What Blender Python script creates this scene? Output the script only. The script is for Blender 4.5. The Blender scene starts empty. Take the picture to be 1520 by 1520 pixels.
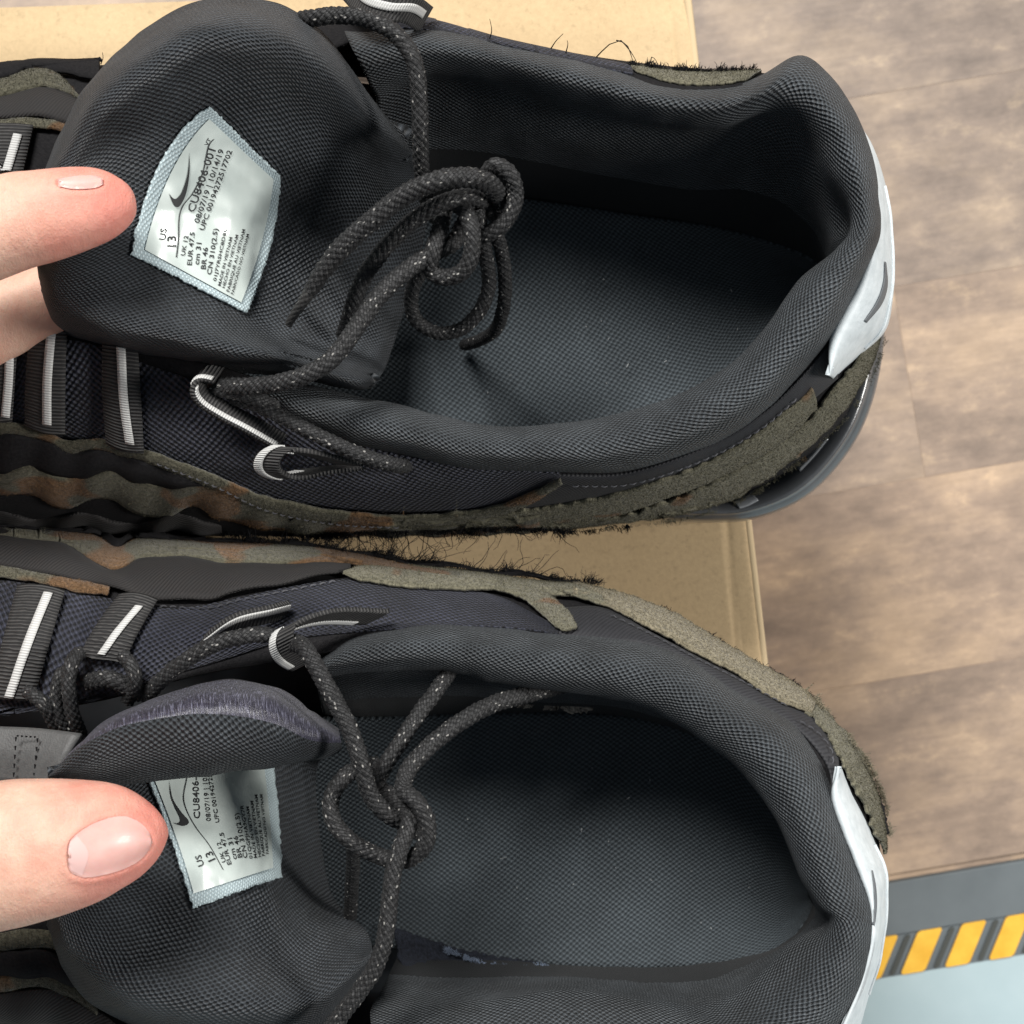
import bpy, bmesh, math, random
import numpy as np
from mathutils import Vector
from mathutils.bvhtree import BVHTree

random.seed(7); rng = np.random.default_rng(7)
scene = bpy.context.scene
col = scene.collection

# ------------------------------------------------------------------ camera
H = 0.445            # camera height above the box top (metres)
F = 2280.0           # focal length in photo pixels (photo 1520 px wide)
cam_d = bpy.data.cameras.new('camera'); cam = bpy.data.objects.new('camera', cam_d); col.objects.link(cam)
cam.location = (0, 0, H); cam.rotation_euler = (0, 0, 0)
cam_d.sensor_width = 36; cam_d.lens = 36 * F / 1520
cam_d.clip_start = 0.01; cam_d.clip_end = 20
cam_d.dof.use_dof = True; cam_d.dof.focus_distance = 0.352; cam_d.dof.aperture_fstop = 29
scene.camera = cam

# ------------------------------------------------------------------ light
w = bpy.data.worlds.new('World'); scene.world = w; w.use_nodes = True
bg = w.node_tree.nodes['Background']; bg.inputs[0].default_value = (0.74, 0.87, 1.0, 1); bg.inputs[1].default_value = 0.165
def area(name, loc, target, size, power, color):
    d = bpy.data.lights.new(name, 'AREA'); d.shape = 'RECTANGLE'; d.size, d.size_y = size; d.energy = power; d.color = color
    o = bpy.data.objects.new(name, d); col.objects.link(o); o.location = loc
    o.rotation_euler = (Vector(target) - Vector(loc)).to_track_quat('-Z', 'Y').to_euler()
    return o
area('ceiling_lamp', (-0.48, 1.30, 1.70), (0, 0, 0), (0.8, 0.5), 74, (1.0, 0.98, 0.95))
area('side_fill', (1.75, -0.06, 1.15), (0.05, -0.02, 0), (0.5, 0.5), 36, (1.0, 0.97, 0.93))  # added fill light, brightens the cardboard in the gap between the shoes
scene.view_settings.view_transform = 'Standard'; scene.view_settings.look = 'None'
scene.view_settings.exposure = 0.0; scene.view_settings.gamma = 1.0
scene.cycles.use_denoising = True
scene.cycles.max_bounces = 8

# ------------------------------------------------------------------ helpers
def P(x, y, z):
    """photo position + real height above the box -> world point"""
    k = (H - z) / F
    return np.array(((x - 760) * k, -(y - 760) * k, z))
def P3(l): return [P(*p) for p in l]

def cr(pts, n, closed=False):
    """Catmull-Rom (centripetal-ish, uniform by chord) resample to n points"""
    p = np.asarray(pts, float)
    if len(p) == 2 and not closed:
        t = np.linspace(0, 1, n)[:, None]; return p[0] * (1 - t) + p[1] * t
    if closed: q = np.vstack([p[-1], p, p[0], p[1]]); m = len(p)
    else: q = np.vstack([2 * p[0] - p[1], p, 2 * p[-1] - p[-2]]); m = len(p) - 1
    seg = np.linalg.norm(np.diff(q, axis=0), axis=1)[1:1 + m] ** 0.5 + 1e-9
    cum = np.concatenate([[0], np.cumsum(seg)])
    s = np.linspace(0, cum[-1], n + 1)[:-1] if closed else np.linspace(0, cum[-1], n)
    i = np.clip(np.searchsorted(cum, s, side='right') - 1, 0, m - 1)
    t = ((s - cum[i]) / seg[i])[:, None]
    a, b, c, d = q[i], q[i + 1], q[i + 2], q[i + 3]
    return 0.5 * (2 * b + (c - a) * t + (2 * a - 5 * b + 4 * c - d) * t ** 2 + (3 * b - a - 3 * c + d) * t ** 3)

def ev(pts, n):
    """Catmull-Rom then even arc length"""
    d = cr(pts, max(n * 6, 200)); L = np.concatenate([[0], np.cumsum(np.linalg.norm(np.diff(d, axis=0), axis=1))])
    s = np.linspace(0, L[-1], n)
    return np.stack([np.interp(s, L, d[:, k]) for k in range(d.shape[1])], 1)

def snoise(nu, nv, cu, cv, closed=False):
    """smooth random field, cu x cv cells"""
    g = rng.normal(0, 1, (cu, cv))
    a = np.stack([cr(np.c_[g[i], np.zeros(cv)], nv)[:, 0] if False else np.interp(np.linspace(0, cv - 1, nv), np.arange(cv), g[i]) for i in range(cu)])
    a = np.stack([np.interp(np.linspace(0, cu - 1, nu), np.arange(cu), a[:, j]) for j in range(nv)], 1)
    for ax, n_, c_ in ((0, nu, cu), (1, nv, cv)):
        w_ = max(1, int(n_ / c_ * 0.6)); k_ = np.hanning(2 * w_ + 1); k_ /= k_.sum()
        a = np.apply_along_axis(lambda q: np.convolve(np.pad(q, w_, mode='edge'), k_, mode='valid'), ax, a)
    return a

def gnormals(G):
    n = np.cross(np.gradient(G, axis=0), np.gradient(G, axis=1)); return n / (np.linalg.norm(n, axis=2, keepdims=True) + 1e-12)

def link(name, me, mats, parent):
    o = bpy.data.objects.new(name, me); col.objects.link(o)
    for m in (mats if isinstance(mats, (list, tuple)) else [mats]): me.materials.append(m)
    if parent is not None: o.parent = parent
    return o

def grid(name, G, mats, parent, closed_u=False, thick=0, toff=-1, flip=None, face='up', uvscale=1000.0, matf=None, subd=0):
    """G[nu,nv,3] -> mesh with UV in millimetres"""
    G = np.asarray(G, float); nu, nv = G.shape[:2]
    V = G.reshape(-1, 3)
    if flip is None:
        nn = np.cross(G[1:, :-1] - G[:-1, :-1], G[:-1, 1:] - G[:-1, :-1])
        if face == 'up': flip = nn[..., 2].sum() < 0
        else:
            ce = V.mean(0); dd = G[:-1, :-1] - ce; dd[..., 2] *= 0.3; flip = (nn * dd).sum() < 0
    iu = np.arange(nu if closed_u else nu - 1); iv = np.arange(nv - 1)
    A, B = np.meshgrid(iu, iv, indexing='ij'); A2 = (A + 1) % nu
    Fc = np.stack([A * nv + B, A2 * nv + B, A2 * nv + B + 1, A * nv + B + 1], -1).reshape(-1, 4)
    if flip: Fc = Fc[:, ::-1]
    me = bpy.data.meshes.new(name); me.from_pydata(V.tolist(), [], Fc.tolist())
    Gc = np.concatenate([G, G[:1]], 0) if closed_u else G
    lu = np.concatenate([[0], np.cumsum(np.linalg.norm(np.diff(Gc, axis=0), axis=2).mean(1))]) * uvscale
    lv = np.concatenate([[0], np.cumsum(np.linalg.norm(np.diff(G, axis=1), axis=2).mean(0))]) * uvscale
    uu = np.stack([A, A + 1, A + 1, A], -1).reshape(-1, 4); vv = np.stack([B, B, B + 1, B + 1], -1).reshape(-1, 4)
    if flip: uu = uu[:, ::-1]; vv = vv[:, ::-1]
    uv = np.stack([lu[uu], lv[vv]], -1).reshape(-1)
    l = me.uv_layers.new(name='UVMap'); l.data.foreach_set('uv', uv.astype(np.float32))
    me.polygons.foreach_set('use_smooth', np.ones(len(Fc), bool))
    o = link(name, me, mats, parent)
    if matf is not None:
        me.polygons.foreach_set('material_index', np.array([matf(a, b) for a, b in zip(A.reshape(-1), B.reshape(-1))], np.int32))
    if thick:
        m = o.modifiers.new('thickness', 'SOLIDIFY'); m.thickness = thick; m.offset = toff
    if subd:
        m = o.modifiers.new('sub', 'SUBSURF'); m.levels = subd; m.render_levels = subd
    return o

def loftG(sections, nu, nv, closed_u=False):
    S = np.array([cr(s, nv) for s in sections])
    return np.stack([cr(S[:, k], nu, closed_u) for k in range(nv)], 1)

def bvh(G, closed_u=False, v0=0, v1=None):
    G = np.asarray(G); G = G[:, v0:v1]; nu, nv = G.shape[:2]
    f = [(a * nv + b, ((a + 1) % nu) * nv + b, ((a + 1) % nu) * nv + b + 1, a * nv + b + 1)
         for a in range(nu if closed_u else nu - 1) for b in range(nv - 1)]
    return BVHTree.FromPolygons([tuple(p) for p in G.reshape(-1, 3)], f)

CAM = Vector((0, 0, H))
def drop(tree, x, y, off, zg=0.06):
    """put a point on a built surface, lifted off along its normal"""
    d = (Vector(P(x, y, 0)) - CAM).normalized()
    loc, n, i, dist = tree.ray_cast(CAM, d)
    if loc is None:
        loc, n, i, dist = tree.find_nearest(Vector(P(x, y, zg)))
        if n.z < 0: n = -n
        return np.array(loc + n * off)
    if n.dot(d) > 0: n = -n
    return np.array(loc + n * off)

def strip(name, tree, ea, eb, mat, parent, off=0.0006, bulge=0.0006, thick=0.0008, n=80, m=8, jit=0.0, waver=0.0, lift=(0, 0), zg=0.06):
    """a band of material between two edges, laid on a surface"""
    a = ev([(x, y, 0) for x, y in ea], n); b = ev([(x, y, 0) for x, y in eb], n)
    def rag():
        r = rng.normal(0, 1, (n, 3)); q = np.stack([np.convolve(np.pad(r[:, c_], 4, mode='edge'), np.hanning(11)[1:-1], mode='valid') for c_ in range(3)], 1)
        return jit * (0.25 * r + 0.55 * q)
    ja, jb = (rag(), rag()) if jit else (0, 0)
    G = np.zeros((n, m, 3))
    for k in range(m):
        t = k / (m - 1); q = a * (1 - t) + b * t + ja * max(0, 1 - 3 * t) ** 2 + jb * max(0, 3 * t - 2) ** 2
        o = off + bulge * math.sin(math.pi * t) + lift[0] * (1 - t) ** 2 + lift[1] * t ** 2
        for i in range(n):
            wv = waver * math.sin(i * 0.35 + 1.3 * t) if waver else 0
            G[i, k] = drop(tree, q[i, 0], q[i, 1], o + wv, zg)
    # orient so that normals face the camera
    c = np.cross(G[n // 2 + 1, m // 2] - G[n // 2, m // 2], G[n // 2, m // 2 + 1] - G[n // 2, m // 2])
    o = grid(name, G, mat, parent, thick=thick, toff=-1)
    if name == 'suede_overlay': nap(o, G, mat)
    return o, G

def nap(o, G, mat, dens=9.0, lmin=0.00025, lmax=0.00055):
    """short brushed fibres standing on a suede piece"""
    nu, nv = G.shape[:2]; A_ = G[:-1, :-1]; B_ = G[1:, :-1]; C_ = G[:-1, 1:]
    nr = np.cross(B_ - A_, C_ - A_); ar = np.linalg.norm(nr, axis=2); nr = nr / (ar[..., None] + 1e-15)
    nr = np.where(nr[..., 2:3] < 0, -nr, nr)
    tot = ar.sum() * 1e6; cnt = int(min(tot * dens, 16000)); pr = (ar / ar.sum()).reshape(-1)
    idx = rng.choice(len(pr), cnt, p=pr); fu, fv = rng.random((cnt, 1)), rng.random((cnt, 1))
    a, b, c, n = A_.reshape(-1, 3)[idx], B_.reshape(-1, 3)[idx], C_.reshape(-1, 3)[idx], nr.reshape(-1, 3)[idx]
    p = a + (b - a) * fu + (c - a) * fv
    d = n * 0.7 + rng.normal(0, 0.55, (cnt, 3)); d /= np.linalg.norm(d, axis=1)[:, None]
    w_ = np.cross(d, rng.normal(0, 1, (cnt, 3))); w_ /= np.linalg.norm(w_, axis=1)[:, None] + 1e-12
    L = rng.uniform(lmin, lmax, (cnt, 1)); hw = 0.00007
    V = np.stack([p - w_ * hw, p + w_ * hw, p + d * L], 1).reshape(-1, 3)
    Fc = np.arange(cnt * 3).reshape(-1, 3)
    me = bpy.data.meshes.new('suede_nap'); me.from_pydata(V.tolist(), [], Fc.tolist())
    sh = me.attributes.new('shade', 'FLOAT', 'FACE'); sh.data.foreach_set('value', rng.random(cnt).astype(np.float32))
    q = link('suede_nap', me, M[mat.name + '_nap'], o); q['kind'] = 'stuff'

def frame_path(p):
    """tangents + parallel-transport normals"""
    t = np.gradient(p, axis=0); t /= np.linalg.norm(t, axis=1)[:, None] + 1e-12
    n = np.zeros_like(p); v = np.cross(t[0], (0, 0, 1.0))
    if np.linalg.norm(v) < 1e-3: v = np.cross(t[0], (0, 1.0, 0))
    n[0] = v / np.linalg.norm(v)
    for i in range(1, len(p)):
        v = n[i - 1] - t[i] * n[i - 1].dot(t[i]); n[i] = v / (np.linalg.norm(v) + 1e-12)
    return t, n, np.cross(t, n)

def lace(name, pts, parent, r=0.0021, taper=None, flat=0.94, mats=None):
    """round braided cord: the plaits are modelled as relief on the tube"""
    r = r * 0.93; d = cr(pts, 400); L = np.linalg.norm(np.diff(d, axis=0), axis=1).sum()
    n = int(L / 0.00028) + 8; p = ev(pts, n); m = 40
    t, nn, b = frame_path(p)
    s = np.linspace(0, L, n)[:, None]; th = np.linspace(0, 2 * math.pi, m, endpoint=False)[None, :]
    k = 6; pitch = 0.0105
    a1 = k * th + 2 * math.pi * k * s / pitch; a2 = k * th - 2 * math.pi * k * s / pitch
    h = np.maximum(np.abs(np.sin(a1 / 2)) ** 0.7 * (np.sin(a2 / 2) ** 2 > 0.0), 0)
    h = np.where(np.sin(a1 / 2 + 0.0) * np.sin(a2 / 2) > 0, np.abs(np.sin(a1 / 2)), np.abs(np.sin(a2 / 2)))
    bump = (np.abs(np.sin(a1 / 2) * np.sin(a2 / 2))) ** 0.5
    rr = np.full((n, 1), r)
    if taper is not None:
        q = np.linspace(0, 1, n); rr = r * np.interp(q, taper[0], taper[1])[:, None]
    rad = rr * (0.80 + 0.26 * bump) 
    wob = 1 + 0.03 * np.sin(s * 900 + 3 * th)
    rad = rad * wob
    G = p[:, None] + nn[:, None] * (rad * np.cos(th))[..., None] + b[:, None] * (rad * flat * np.sin(th))[..., None]
    G = np.concatenate([G, G[:, :1]], 1)
    o = grid(name, G, mats or M['lace'], parent)
    me = o.data   # UV in braid cells
    uvs = np.zeros(len(me.loops) * 2, np.float32); me.uv_layers[0].data.foreach_get('uv', uvs)
    return o

def threads(name, specs, mat, parent, rad=0.00011):
    """loose frayed fibres: specs = list of point lists (world)"""
    V, Fc = [], []
    for pts in specs:
        p = ev(pts, 7) if len(pts) > 2 else cr(pts, 4)
        t, n, b = frame_path(p); k0 = len(V); m = 3
        for i in range(len(p)):
            rr = rad * (1 - 0.6 * i / (len(p) - 1))
            for j in range(m):
                a = 2 * math.pi * j / m; V.append(tuple(p[i] + (n[i] * math.cos(a) + b[i] * math.sin(a)) * rr))
        for i in range(len(p) - 1):
            for j in range(m):
                Fc.append((k0 + i * m + j, k0 + i * m + (j + 1) % m, k0 + (i + 1) * m + (j + 1) % m, k0 + (i + 1) * m + j))
    me = bpy.data.meshes.new(name); me.from_pydata(V, [], Fc)
    o = link(name, me, mat, parent); o['kind'] = 'stuff'
    return o

def fray(edge3, out, count, lmin, lmax, curl=0.6):
    """torn fibres along a 3-D edge, in uneven tufts, pointing roughly along out"""
    e = ev(edge3, 600); res = []; out = np.asarray(out, float)
    nc = max(3, count // 16); cc = rng.integers(0, 600, nc); cl = rng.random(nc) ** 2.2; cd = out + rng.normal(0, curl * 0.9, (nc, 3))
    for _ in range(count):
        c = rng.integers(0, nc); i = int(np.clip(cc[c] + rng.normal(0, 5), 0, 599)); L = lmin + (lmax - lmin) * cl[c] * rng.uniform(0.3, 1.1)
        d = cd[c] + rng.normal(0, curl * 0.45, 3); d /= np.linalg.norm(d)
        p0 = e[i] + rng.normal(0, 0.0003, 3); d2 = d + rng.normal(0, curl, 3); d2 /= np.linalg.norm(d2)
        res.append([p0, p0 + d * L * 0.5, p0 + d * L * 0.5 + d2 * L * 0.5])
    return res

# ------------------------------------------------------------------ materials
M = {}
class NT:
    def __init__(s, name):
        s.m = bpy.data.materials.new(name); s.m.use_nodes = True; s.t = s.m.node_tree; s.b = s.t.nodes['Principled BSDF']
        M[name] = s.m
    def n(s, typ, **kw):
        nd = s.t.nodes.new(typ)
        for k, v in kw.items():
            if k in nd.inputs.keys() if isinstance(k, str) else False: nd.inputs[k].default_value = v
            else: setattr(nd, k, v)
        return nd
    def l(s, a, b): s.t.links.new(a, b)
    def uv(s): return s.n('ShaderNodeUVMap').outputs[0]
    def obj(s): return s.n('ShaderNodeTexCoord').outputs['Object']
    def math(s, op, a, b=None):
        nd = s.n('ShaderNodeMath', operation=op)
        for i, x in enumerate((a, b)):
            if x is None: continue
            if isinstance(x, (int, float)): nd.inputs[i].default_value = x
            else: s.l(x, nd.inputs[i])
        return nd.outputs[0]
    def noise(s, scale, vec=None, detail=3, rough=0.5, out=0):
        nd = s.n('ShaderNodeTexNoise'); nd.inputs['Scale'].default_value = scale; nd.inputs['Detail'].default_value = detail; nd.inputs['Roughness'].default_value = rough
        if vec is not None: s.l(vec, nd.inputs['Vector'])
        return nd.outputs[out]
    def ramp(s, fac, stops):
        nd = s.n('ShaderNodeValToRGB'); e = nd.color_ramp.elements
        while len(e) < len(stops): e.new(0.5)
        for el, (p, c) in zip(e, stops): el.position = p; el.color = (*c, 1)
        s.l(fac, nd.inputs[0]); return nd.outputs[0]
    def mix(s, fac, a, b, typ='MIX'):
        nd = s.n('ShaderNodeMix', data_type='RGBA', blend_type=typ)
        for i, x in ((0, fac), (6, a), (7, b)):
            if isinstance(x, (int, float)): nd.inputs[i].default_value = x
            elif isinstance(x, tuple): nd.inputs[i].default_value = (*x, 1)
            else: s.l(x, nd.inputs[i])
        return nd.outputs[2]
    def mapping(s, vec, scale=(1, 1, 1), rot=(0, 0, 0)):
        nd = s.n('ShaderNodeMapping'); s.l(vec, nd.inputs[0]); nd.inputs['Scale'].default_value = scale; nd.inputs['Rotation'].default_value = rot
        return nd.outputs[0]
    def col(s, c):
        if isinstance(c, tuple): s.b.inputs['Base Color'].default_value = (*c, 1)
        else: s.l(c, s.b.inputs['Base Color'])
    def bump(s, h, strength=0.5, dist=0.001, prev=None):
        nd = s.n('ShaderNodeBump'); nd.inputs['Strength'].default_value = strength; nd.inputs['Distance'].default_value = dist
        s.l(h, nd.inputs['Height'])
        if prev is not None: s.l(prev, nd.inputs['Normal'])
        s.l(nd.outputs[0], s.b.inputs['Normal']); return nd.outputs[0]
    def set(s, **kw):
        for k, v in kw.items(): s.b.inputs[k.replace('_', ' ')].default_value = v

def knit(name, thread, hole, bw, rh, rot=0.0, strength=0.9, rough=0.75, sheen=0.02, mottled=0.35, spec=0.35, dist=0.0006):
    """open knit: staggered rounded stitches round small dark holes"""
    k = NT(name); uv = k.mapping(k.uv(), (1, 1, 1), (0, 0, rot))
    nz = k.n('ShaderNodeTexNoise'); nz.inputs['Scale'].default_value = 0.30; nz.inputs['Detail'].default_value = 3; k.l(uv, nz.inputs['Vector'])
    wob = k.n('ShaderNodeVectorMath', operation='MULTIPLY_ADD'); k.l(nz.outputs['Color'], wob.inputs[0]); wob.inputs[1].default_value = (0.9, 0.9, 0); k.l(uv, wob.inputs[2])
    sp = k.n('ShaderNodeSeparateXYZ'); k.l(wob.outputs[0], sp.inputs[0])
    cu = k.math('COSINE', k.math('MULTIPLY', sp.outputs[0], 2 * math.pi / bw)); cv = k.math('COSINE', k.math('MULTIPLY', sp.outputs[1], math.pi / rh))
    f = k.math('ADD', k.math('MULTIPLY', k.math('MULTIPLY', cu, cv), 0.5), 0.5)
    fine = k.noise(2.2, k.uv(), 3, 0.7); big = k.noise(0.07, k.uv(), 4, 0.6)
    f2 = k.math('ADD', f, k.math('MULTIPLY', k.math('SUBTRACT', fine, 0.5), 0.35))
    c = k.ramp(f2, [(0.10, hole), (0.46, tuple(x * 0.62 for x in thread)), (0.95, tuple(x * 1.25 for x in thread))])
    c = k.mix(1.0, c, k.ramp(big, [(0.3, (1 - mottled,) * 3), (0.7, (1 + mottled,) * 3)]), 'MULTIPLY')
    lint = k.noise(0.9, k.uv(), 6, 0.9); c = k.mix(k.ramp(lint, [(0.735, (0, 0, 0)), (0.80, (0.30,) * 3)]), c, (0.30, 0.30, 0.29))
    k.col(c); k.bump(f2, strength, dist)
    k.set(Roughness=rough, Specular_IOR_Level=spec, Sheen_Weight=min(sheen, 0.02), Sheen_Roughness=0.45)
    return k
knit('collar_mesh', (0.066, 0.075, 0.083), (0.0012, 0.0016, 0.0025), 1.65, 0.58, strength=1.0, mottled=0.38, spec=0.5, rough=0.6, dist=0.0009)
knit('tongue_mesh', (0.044, 0.051, 0.059), (0.0012, 0.0016, 0.0025), 1.8, 0.60, 0.12, strength=1.0, mottled=0.38, spec=0.5, rough=0.6, dist=0.0009)
knit('insole_mesh', (0.066, 0.080, 0.090), (0.018, 0.023, 0.027), 1.75, 0.60, 0.15, 0.6, 0.75, 0.05, 0.15)
knit('side_mesh', (0.036, 0.039, 0.058), (0.0016, 0.0016, 0.003), 1.9, 0.75, 0.3, 1.0, 0.7, 0.05, 0.4, 0.5, 0.0010)

k = NT('lining'); v = k.uv(); k.col(k.ramp(k.noise(2.5, v, 4, 0.7), [(0.3, (0.004, 0.005, 0.006)), (0.75, (0.013, 0.015, 0.017))])); k.bump(k.noise(6, v), 0.4, 0.0004); k.set(Roughness=0.95, Sheen_Weight=0.02)
k = NT('black_cloth'); v = k.uv(); nz = k.noise(1.2, v, 5, 0.7); k.col(k.ramp(nz, [(0.3, (0.006, 0.006, 0.007)), (0.7, (0.022, 0.021, 0.022))])); k.bump(k.noise(5, v, 3), 0.6, 0.0005); k.set(Roughness=0.95, Specular_IOR_Level=0.15)
k = NT('thread_black'); k.col((0.008, 0.008, 0.009)); k.set(Roughness=0.9, Specular_IOR_Level=0.2)
k = NT('twill'); v = k.uv(); wv = k.n('ShaderNodeTexWave', wave_type='BANDS', bands_direction='DIAGONAL'); k.l(v, wv.inputs[0]); wv.inputs['Scale'].default_value = 0.62; wv.inputs['Distortion'].default_value = 1.2; wv.inputs['Detail Scale'].default_value = 0.6
k.col(k.mix(k.noise(0.25, v, 4, 0.6), k.mix(wv.outputs[0], (0.006, 0.006, 0.007), (0.012, 0.012, 0.013)), k.mix(wv.outputs[0], (0.007, 0.005, 0.004), (0.018, 0.014, 0.012)))); k.bump(wv.outputs[0], 0.5, 0.0003); k.set(Roughness=0.8, Sheen_Weight=0.02)
k = NT('ripstop'); v = k.uv(); wv = k.n('ShaderNodeTexWave', wave_type='BANDS', bands_direction='DIAGONAL'); k.l(v, wv.inputs[0]); wv.inputs['Scale'].default_value = 0.55
k.col(k.mix(k.noise(0.5, v, 4, 0.6), k.mix(wv.outputs[0], (0.006, 0.006, 0.008), (0.016, 0.017, 0.020)), (0.024, 0.024, 0.028))); k.bump(wv.outputs[0], 0.4, 0.0003); k.set(Roughness=0.7, Sheen_Weight=0.02)

def suede(name, a, b, brown, amount):
    k = NT(name); v = k.uv(); ob = k.obj()
    f1 = k.noise(1.0, v, 4, 0.85); f2 = k.noise(0.35, v, 4, 0.6); blot = k.noise(48, ob, 2, 0.5)
    c = k.mix(f2, a, b)
    c = k.mix(k.ramp(blot, [(amount, (0, 0, 0)), (amount + 0.03, (1, 1, 1))]), c, brown)
    c = k.mix(0.8, c, k.mix(1.0, c, k.ramp(f1, [(0.32, (0.22,) * 3), (0.68, (1.9,) * 3)]), 'MULTIPLY'))
    k.col(c); n1 = k.bump(f1, 0.9, 0.0006); k.bump(f2, 0.4, 0.002, n1)
    k.set(Roughness=0.95, Specular_IOR_Level=0.1, Sheen_Weight=0.15, Sheen_Roughness=0.5)
def napmat(name, a, b, brown, amount):
    k = NT(name + '_nap'); ob = k.obj(); at = k.n('ShaderNodeAttribute'); at.attribute_name = 'shade'
    blot = k.noise(48, ob, 2, 0.5)
    c = k.mix(at.outputs['Fac'], tuple(x * 0.30 for x in a), tuple(x * 1.15 for x in b))
    c = k.mix(k.ramp(blot, [(amount, (0, 0, 0)), (amount + 0.03, (1, 1, 1))]), c, k.mix(at.outputs['Fac'], tuple(x * 0.35 for x in brown), tuple(x * 1.3 for x in brown)))
    k.col(c); k.set(Roughness=0.95, Specular_IOR_Level=0.1)
_suede = suede
def suede(name, a, b, brown, amount): _suede(name, a, b, brown, amount); napmat(name, a, b, brown, amount)
suede('suede', (0.110, 0.103, 0.071), (0.175, 0.163, 0.115), (0.16, 0.10, 0.055), 0.66)
suede('suede_camo', (0.066, 0.062, 0.043), (0.112, 0.105, 0.074), (0.125, 0.072, 0.036), 0.535)
suede('suede_light', (0.155, 0.136, 0.092), (0.235, 0.205, 0.142), (0.18, 0.12, 0.07), 0.8)
k = NT('satin'); v = k.uv(); st = k.noise(1.0, k.mapping(v, (2.6, 0.30, 1)), 4, 0.7); k.col(k.ramp(st, [(0.35, (0.008, 0.007, 0.013)), (0.52, (0.028, 0.026, 0.044)), (0.68, (0.20, 0.20, 0.27))])); k.bump(st, 0.7, 0.0005); k.set(Roughness=0.33, Specular_IOR_Level=0.8, Sheen_Weight=0.1)  # pale strands put the satin's highlight into its colour
k = NT('webbing'); v = k.uv(); wv = k.n('ShaderNodeTexWave', wave_type='BANDS', bands_direction='X'); k.l(v, wv.inputs[0]); wv.inputs['Scale'].default_value = 0.36
k.col(k.mix(1.0, k.mix(wv.outputs[0], (0.010, 0.010, 0.011), (0.060, 0.058, 0.056)), k.ramp(k.noise(0.5, v, 4, 0.6), [(0.3, (0.7,) * 3), (0.7, (1.2,) * 3)]), 'MULTIPLY')); k.bump(wv.outputs[0], 0.8, 0.0005); k.set(Roughness=0.75)
k = NT('reflective'); v = k.uv(); wv = k.n('ShaderNodeTexWave', wave_type='BANDS', bands_direction='X'); k.l(v, wv.inputs[0]); wv.inputs['Scale'].default_value = 0.5
k.col(k.mix(wv.outputs[0], (0.42, 0.42, 0.41), (0.60, 0.60, 0.58))); k.bump(wv.outputs[0], 0.5, 0.0003); k.set(Roughness=0.6)
k = NT('lace'); v = k.uv(); br = k.n('ShaderNodeTexBrick'); k.l(k.mapping(v, (1, 1, 1), (0, 0, 0.7)), br.inputs['Vector']); br.inputs['Scale'].default_value = 1
for kk, x in (('Brick Width', 1.5), ('Row Height', 0.75), ('Mortar Size', 0.12), ('Mortar Smooth', 0.8)): br.inputs[kk].default_value = x
br.inputs['Color1'].default_value = (0.010, 0.010, 0.0105, 1); br.inputs['Color2'].default_value = (0.024, 0.024, 0.025, 1); br.inputs['Mortar'].default_value = (0.003, 0.003, 0.003, 1)
vo = k.n('ShaderNodeTexVoronoi'); vo.inputs['Scale'].default_value = 0.85; k.l(k.mapping(v, (0.7, 1.3, 1), (0, 0, 0.6)), vo.inputs['Vector'])
spk = k.math('MULTIPLY', k.ramp(vo.outputs['Distance'], [(0.16, (1, 1, 1)), (0.30, (0, 0, 0))]), k.ramp(vo.outputs['Color'], [(0.60, (0, 0, 0)), (0.68, (1, 1, 1))]))
k.col(k.mix(spk, br.outputs[0], (0.32, 0.31, 0.29))); k.bump(k.math('SUBTRACT', 1.0, br.outputs['Fac']), 0.6, 0.0004); k.set(Roughness=0.6, Specular_IOR_Level=0.4, Sheen_Weight=0.02)
k = NT('lace_tip'); v = k.uv(); k.col((0.035, 0.034, 0.033)); k.bump(k.noise(1.5, v), 0.3, 0.0004); k.set(Roughness=0.35)
k = NT('midsole'); ob = k.obj(); k.col(k.ramp(k.noise(60, ob, 4, 0.6), [(0.3, (0.050, 0.053, 0.058)), (0.7, (0.095, 0.099, 0.105))])); k.set(Roughness=0.28, Coat_Weight=0.6, Coat_Roughness=0.12); k.bump(k.noise(900, ob), 0.05, 0.0003)
k = NT('heel_panel'); v = k.uv(); k.col(k.ramp(k.noise(0.3, v, 5, 0.65), [(0.3, (0.50, 0.55, 0.57)), (0.7, (0.66, 0.71, 0.73))])); k.bump(k.noise(0.8, v, 4), 0.15, 0.0006); k.set(Roughness=0.5)
knit('label_cloth', (0.45, 0.54, 0.56), (0.34, 0.43, 0.46), 1.4, 0.5, 0.2, 0.35, 0.8, 0.05, 0.08)
k = NT('label_film'); v = k.uv(); k.col(k.ramp(k.noise(0.12, v, 3), [(0.3, (0.46, 0.52, 0.495)), (0.7, (0.57, 0.63, 0.60))])); k.bump(k.noise(0.13, v, 1, 0.4), 0.35, 0.002); k.set(Roughness=0.24, Specular_IOR_Level=0.6, Coat_Weight=0.5, Coat_Roughness=0.08)
k = NT('ink'); k.col((0.012, 0.013, 0.014)); k.set(Roughness=0.6)
k = NT('grey_leather'); v = k.uv(); k.col(k.ramp(k.noise(0.5, v, 5, 0.7), [(0.3, (0.055, 0.055, 0.055)), (0.7, (0.085, 0.085, 0.083))])); k.bump(k.noise(2.2, v, 4), 0.3, 0.0004); k.set(Roughness=0.55)
k = NT('cardboard'); ob = k.obj(); fib = k.noise(700, ob, 4, 0.75); big = k.noise(14, ob, 4, 0.6); spots = k.noise(420, ob, 2, 0.7)
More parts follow.
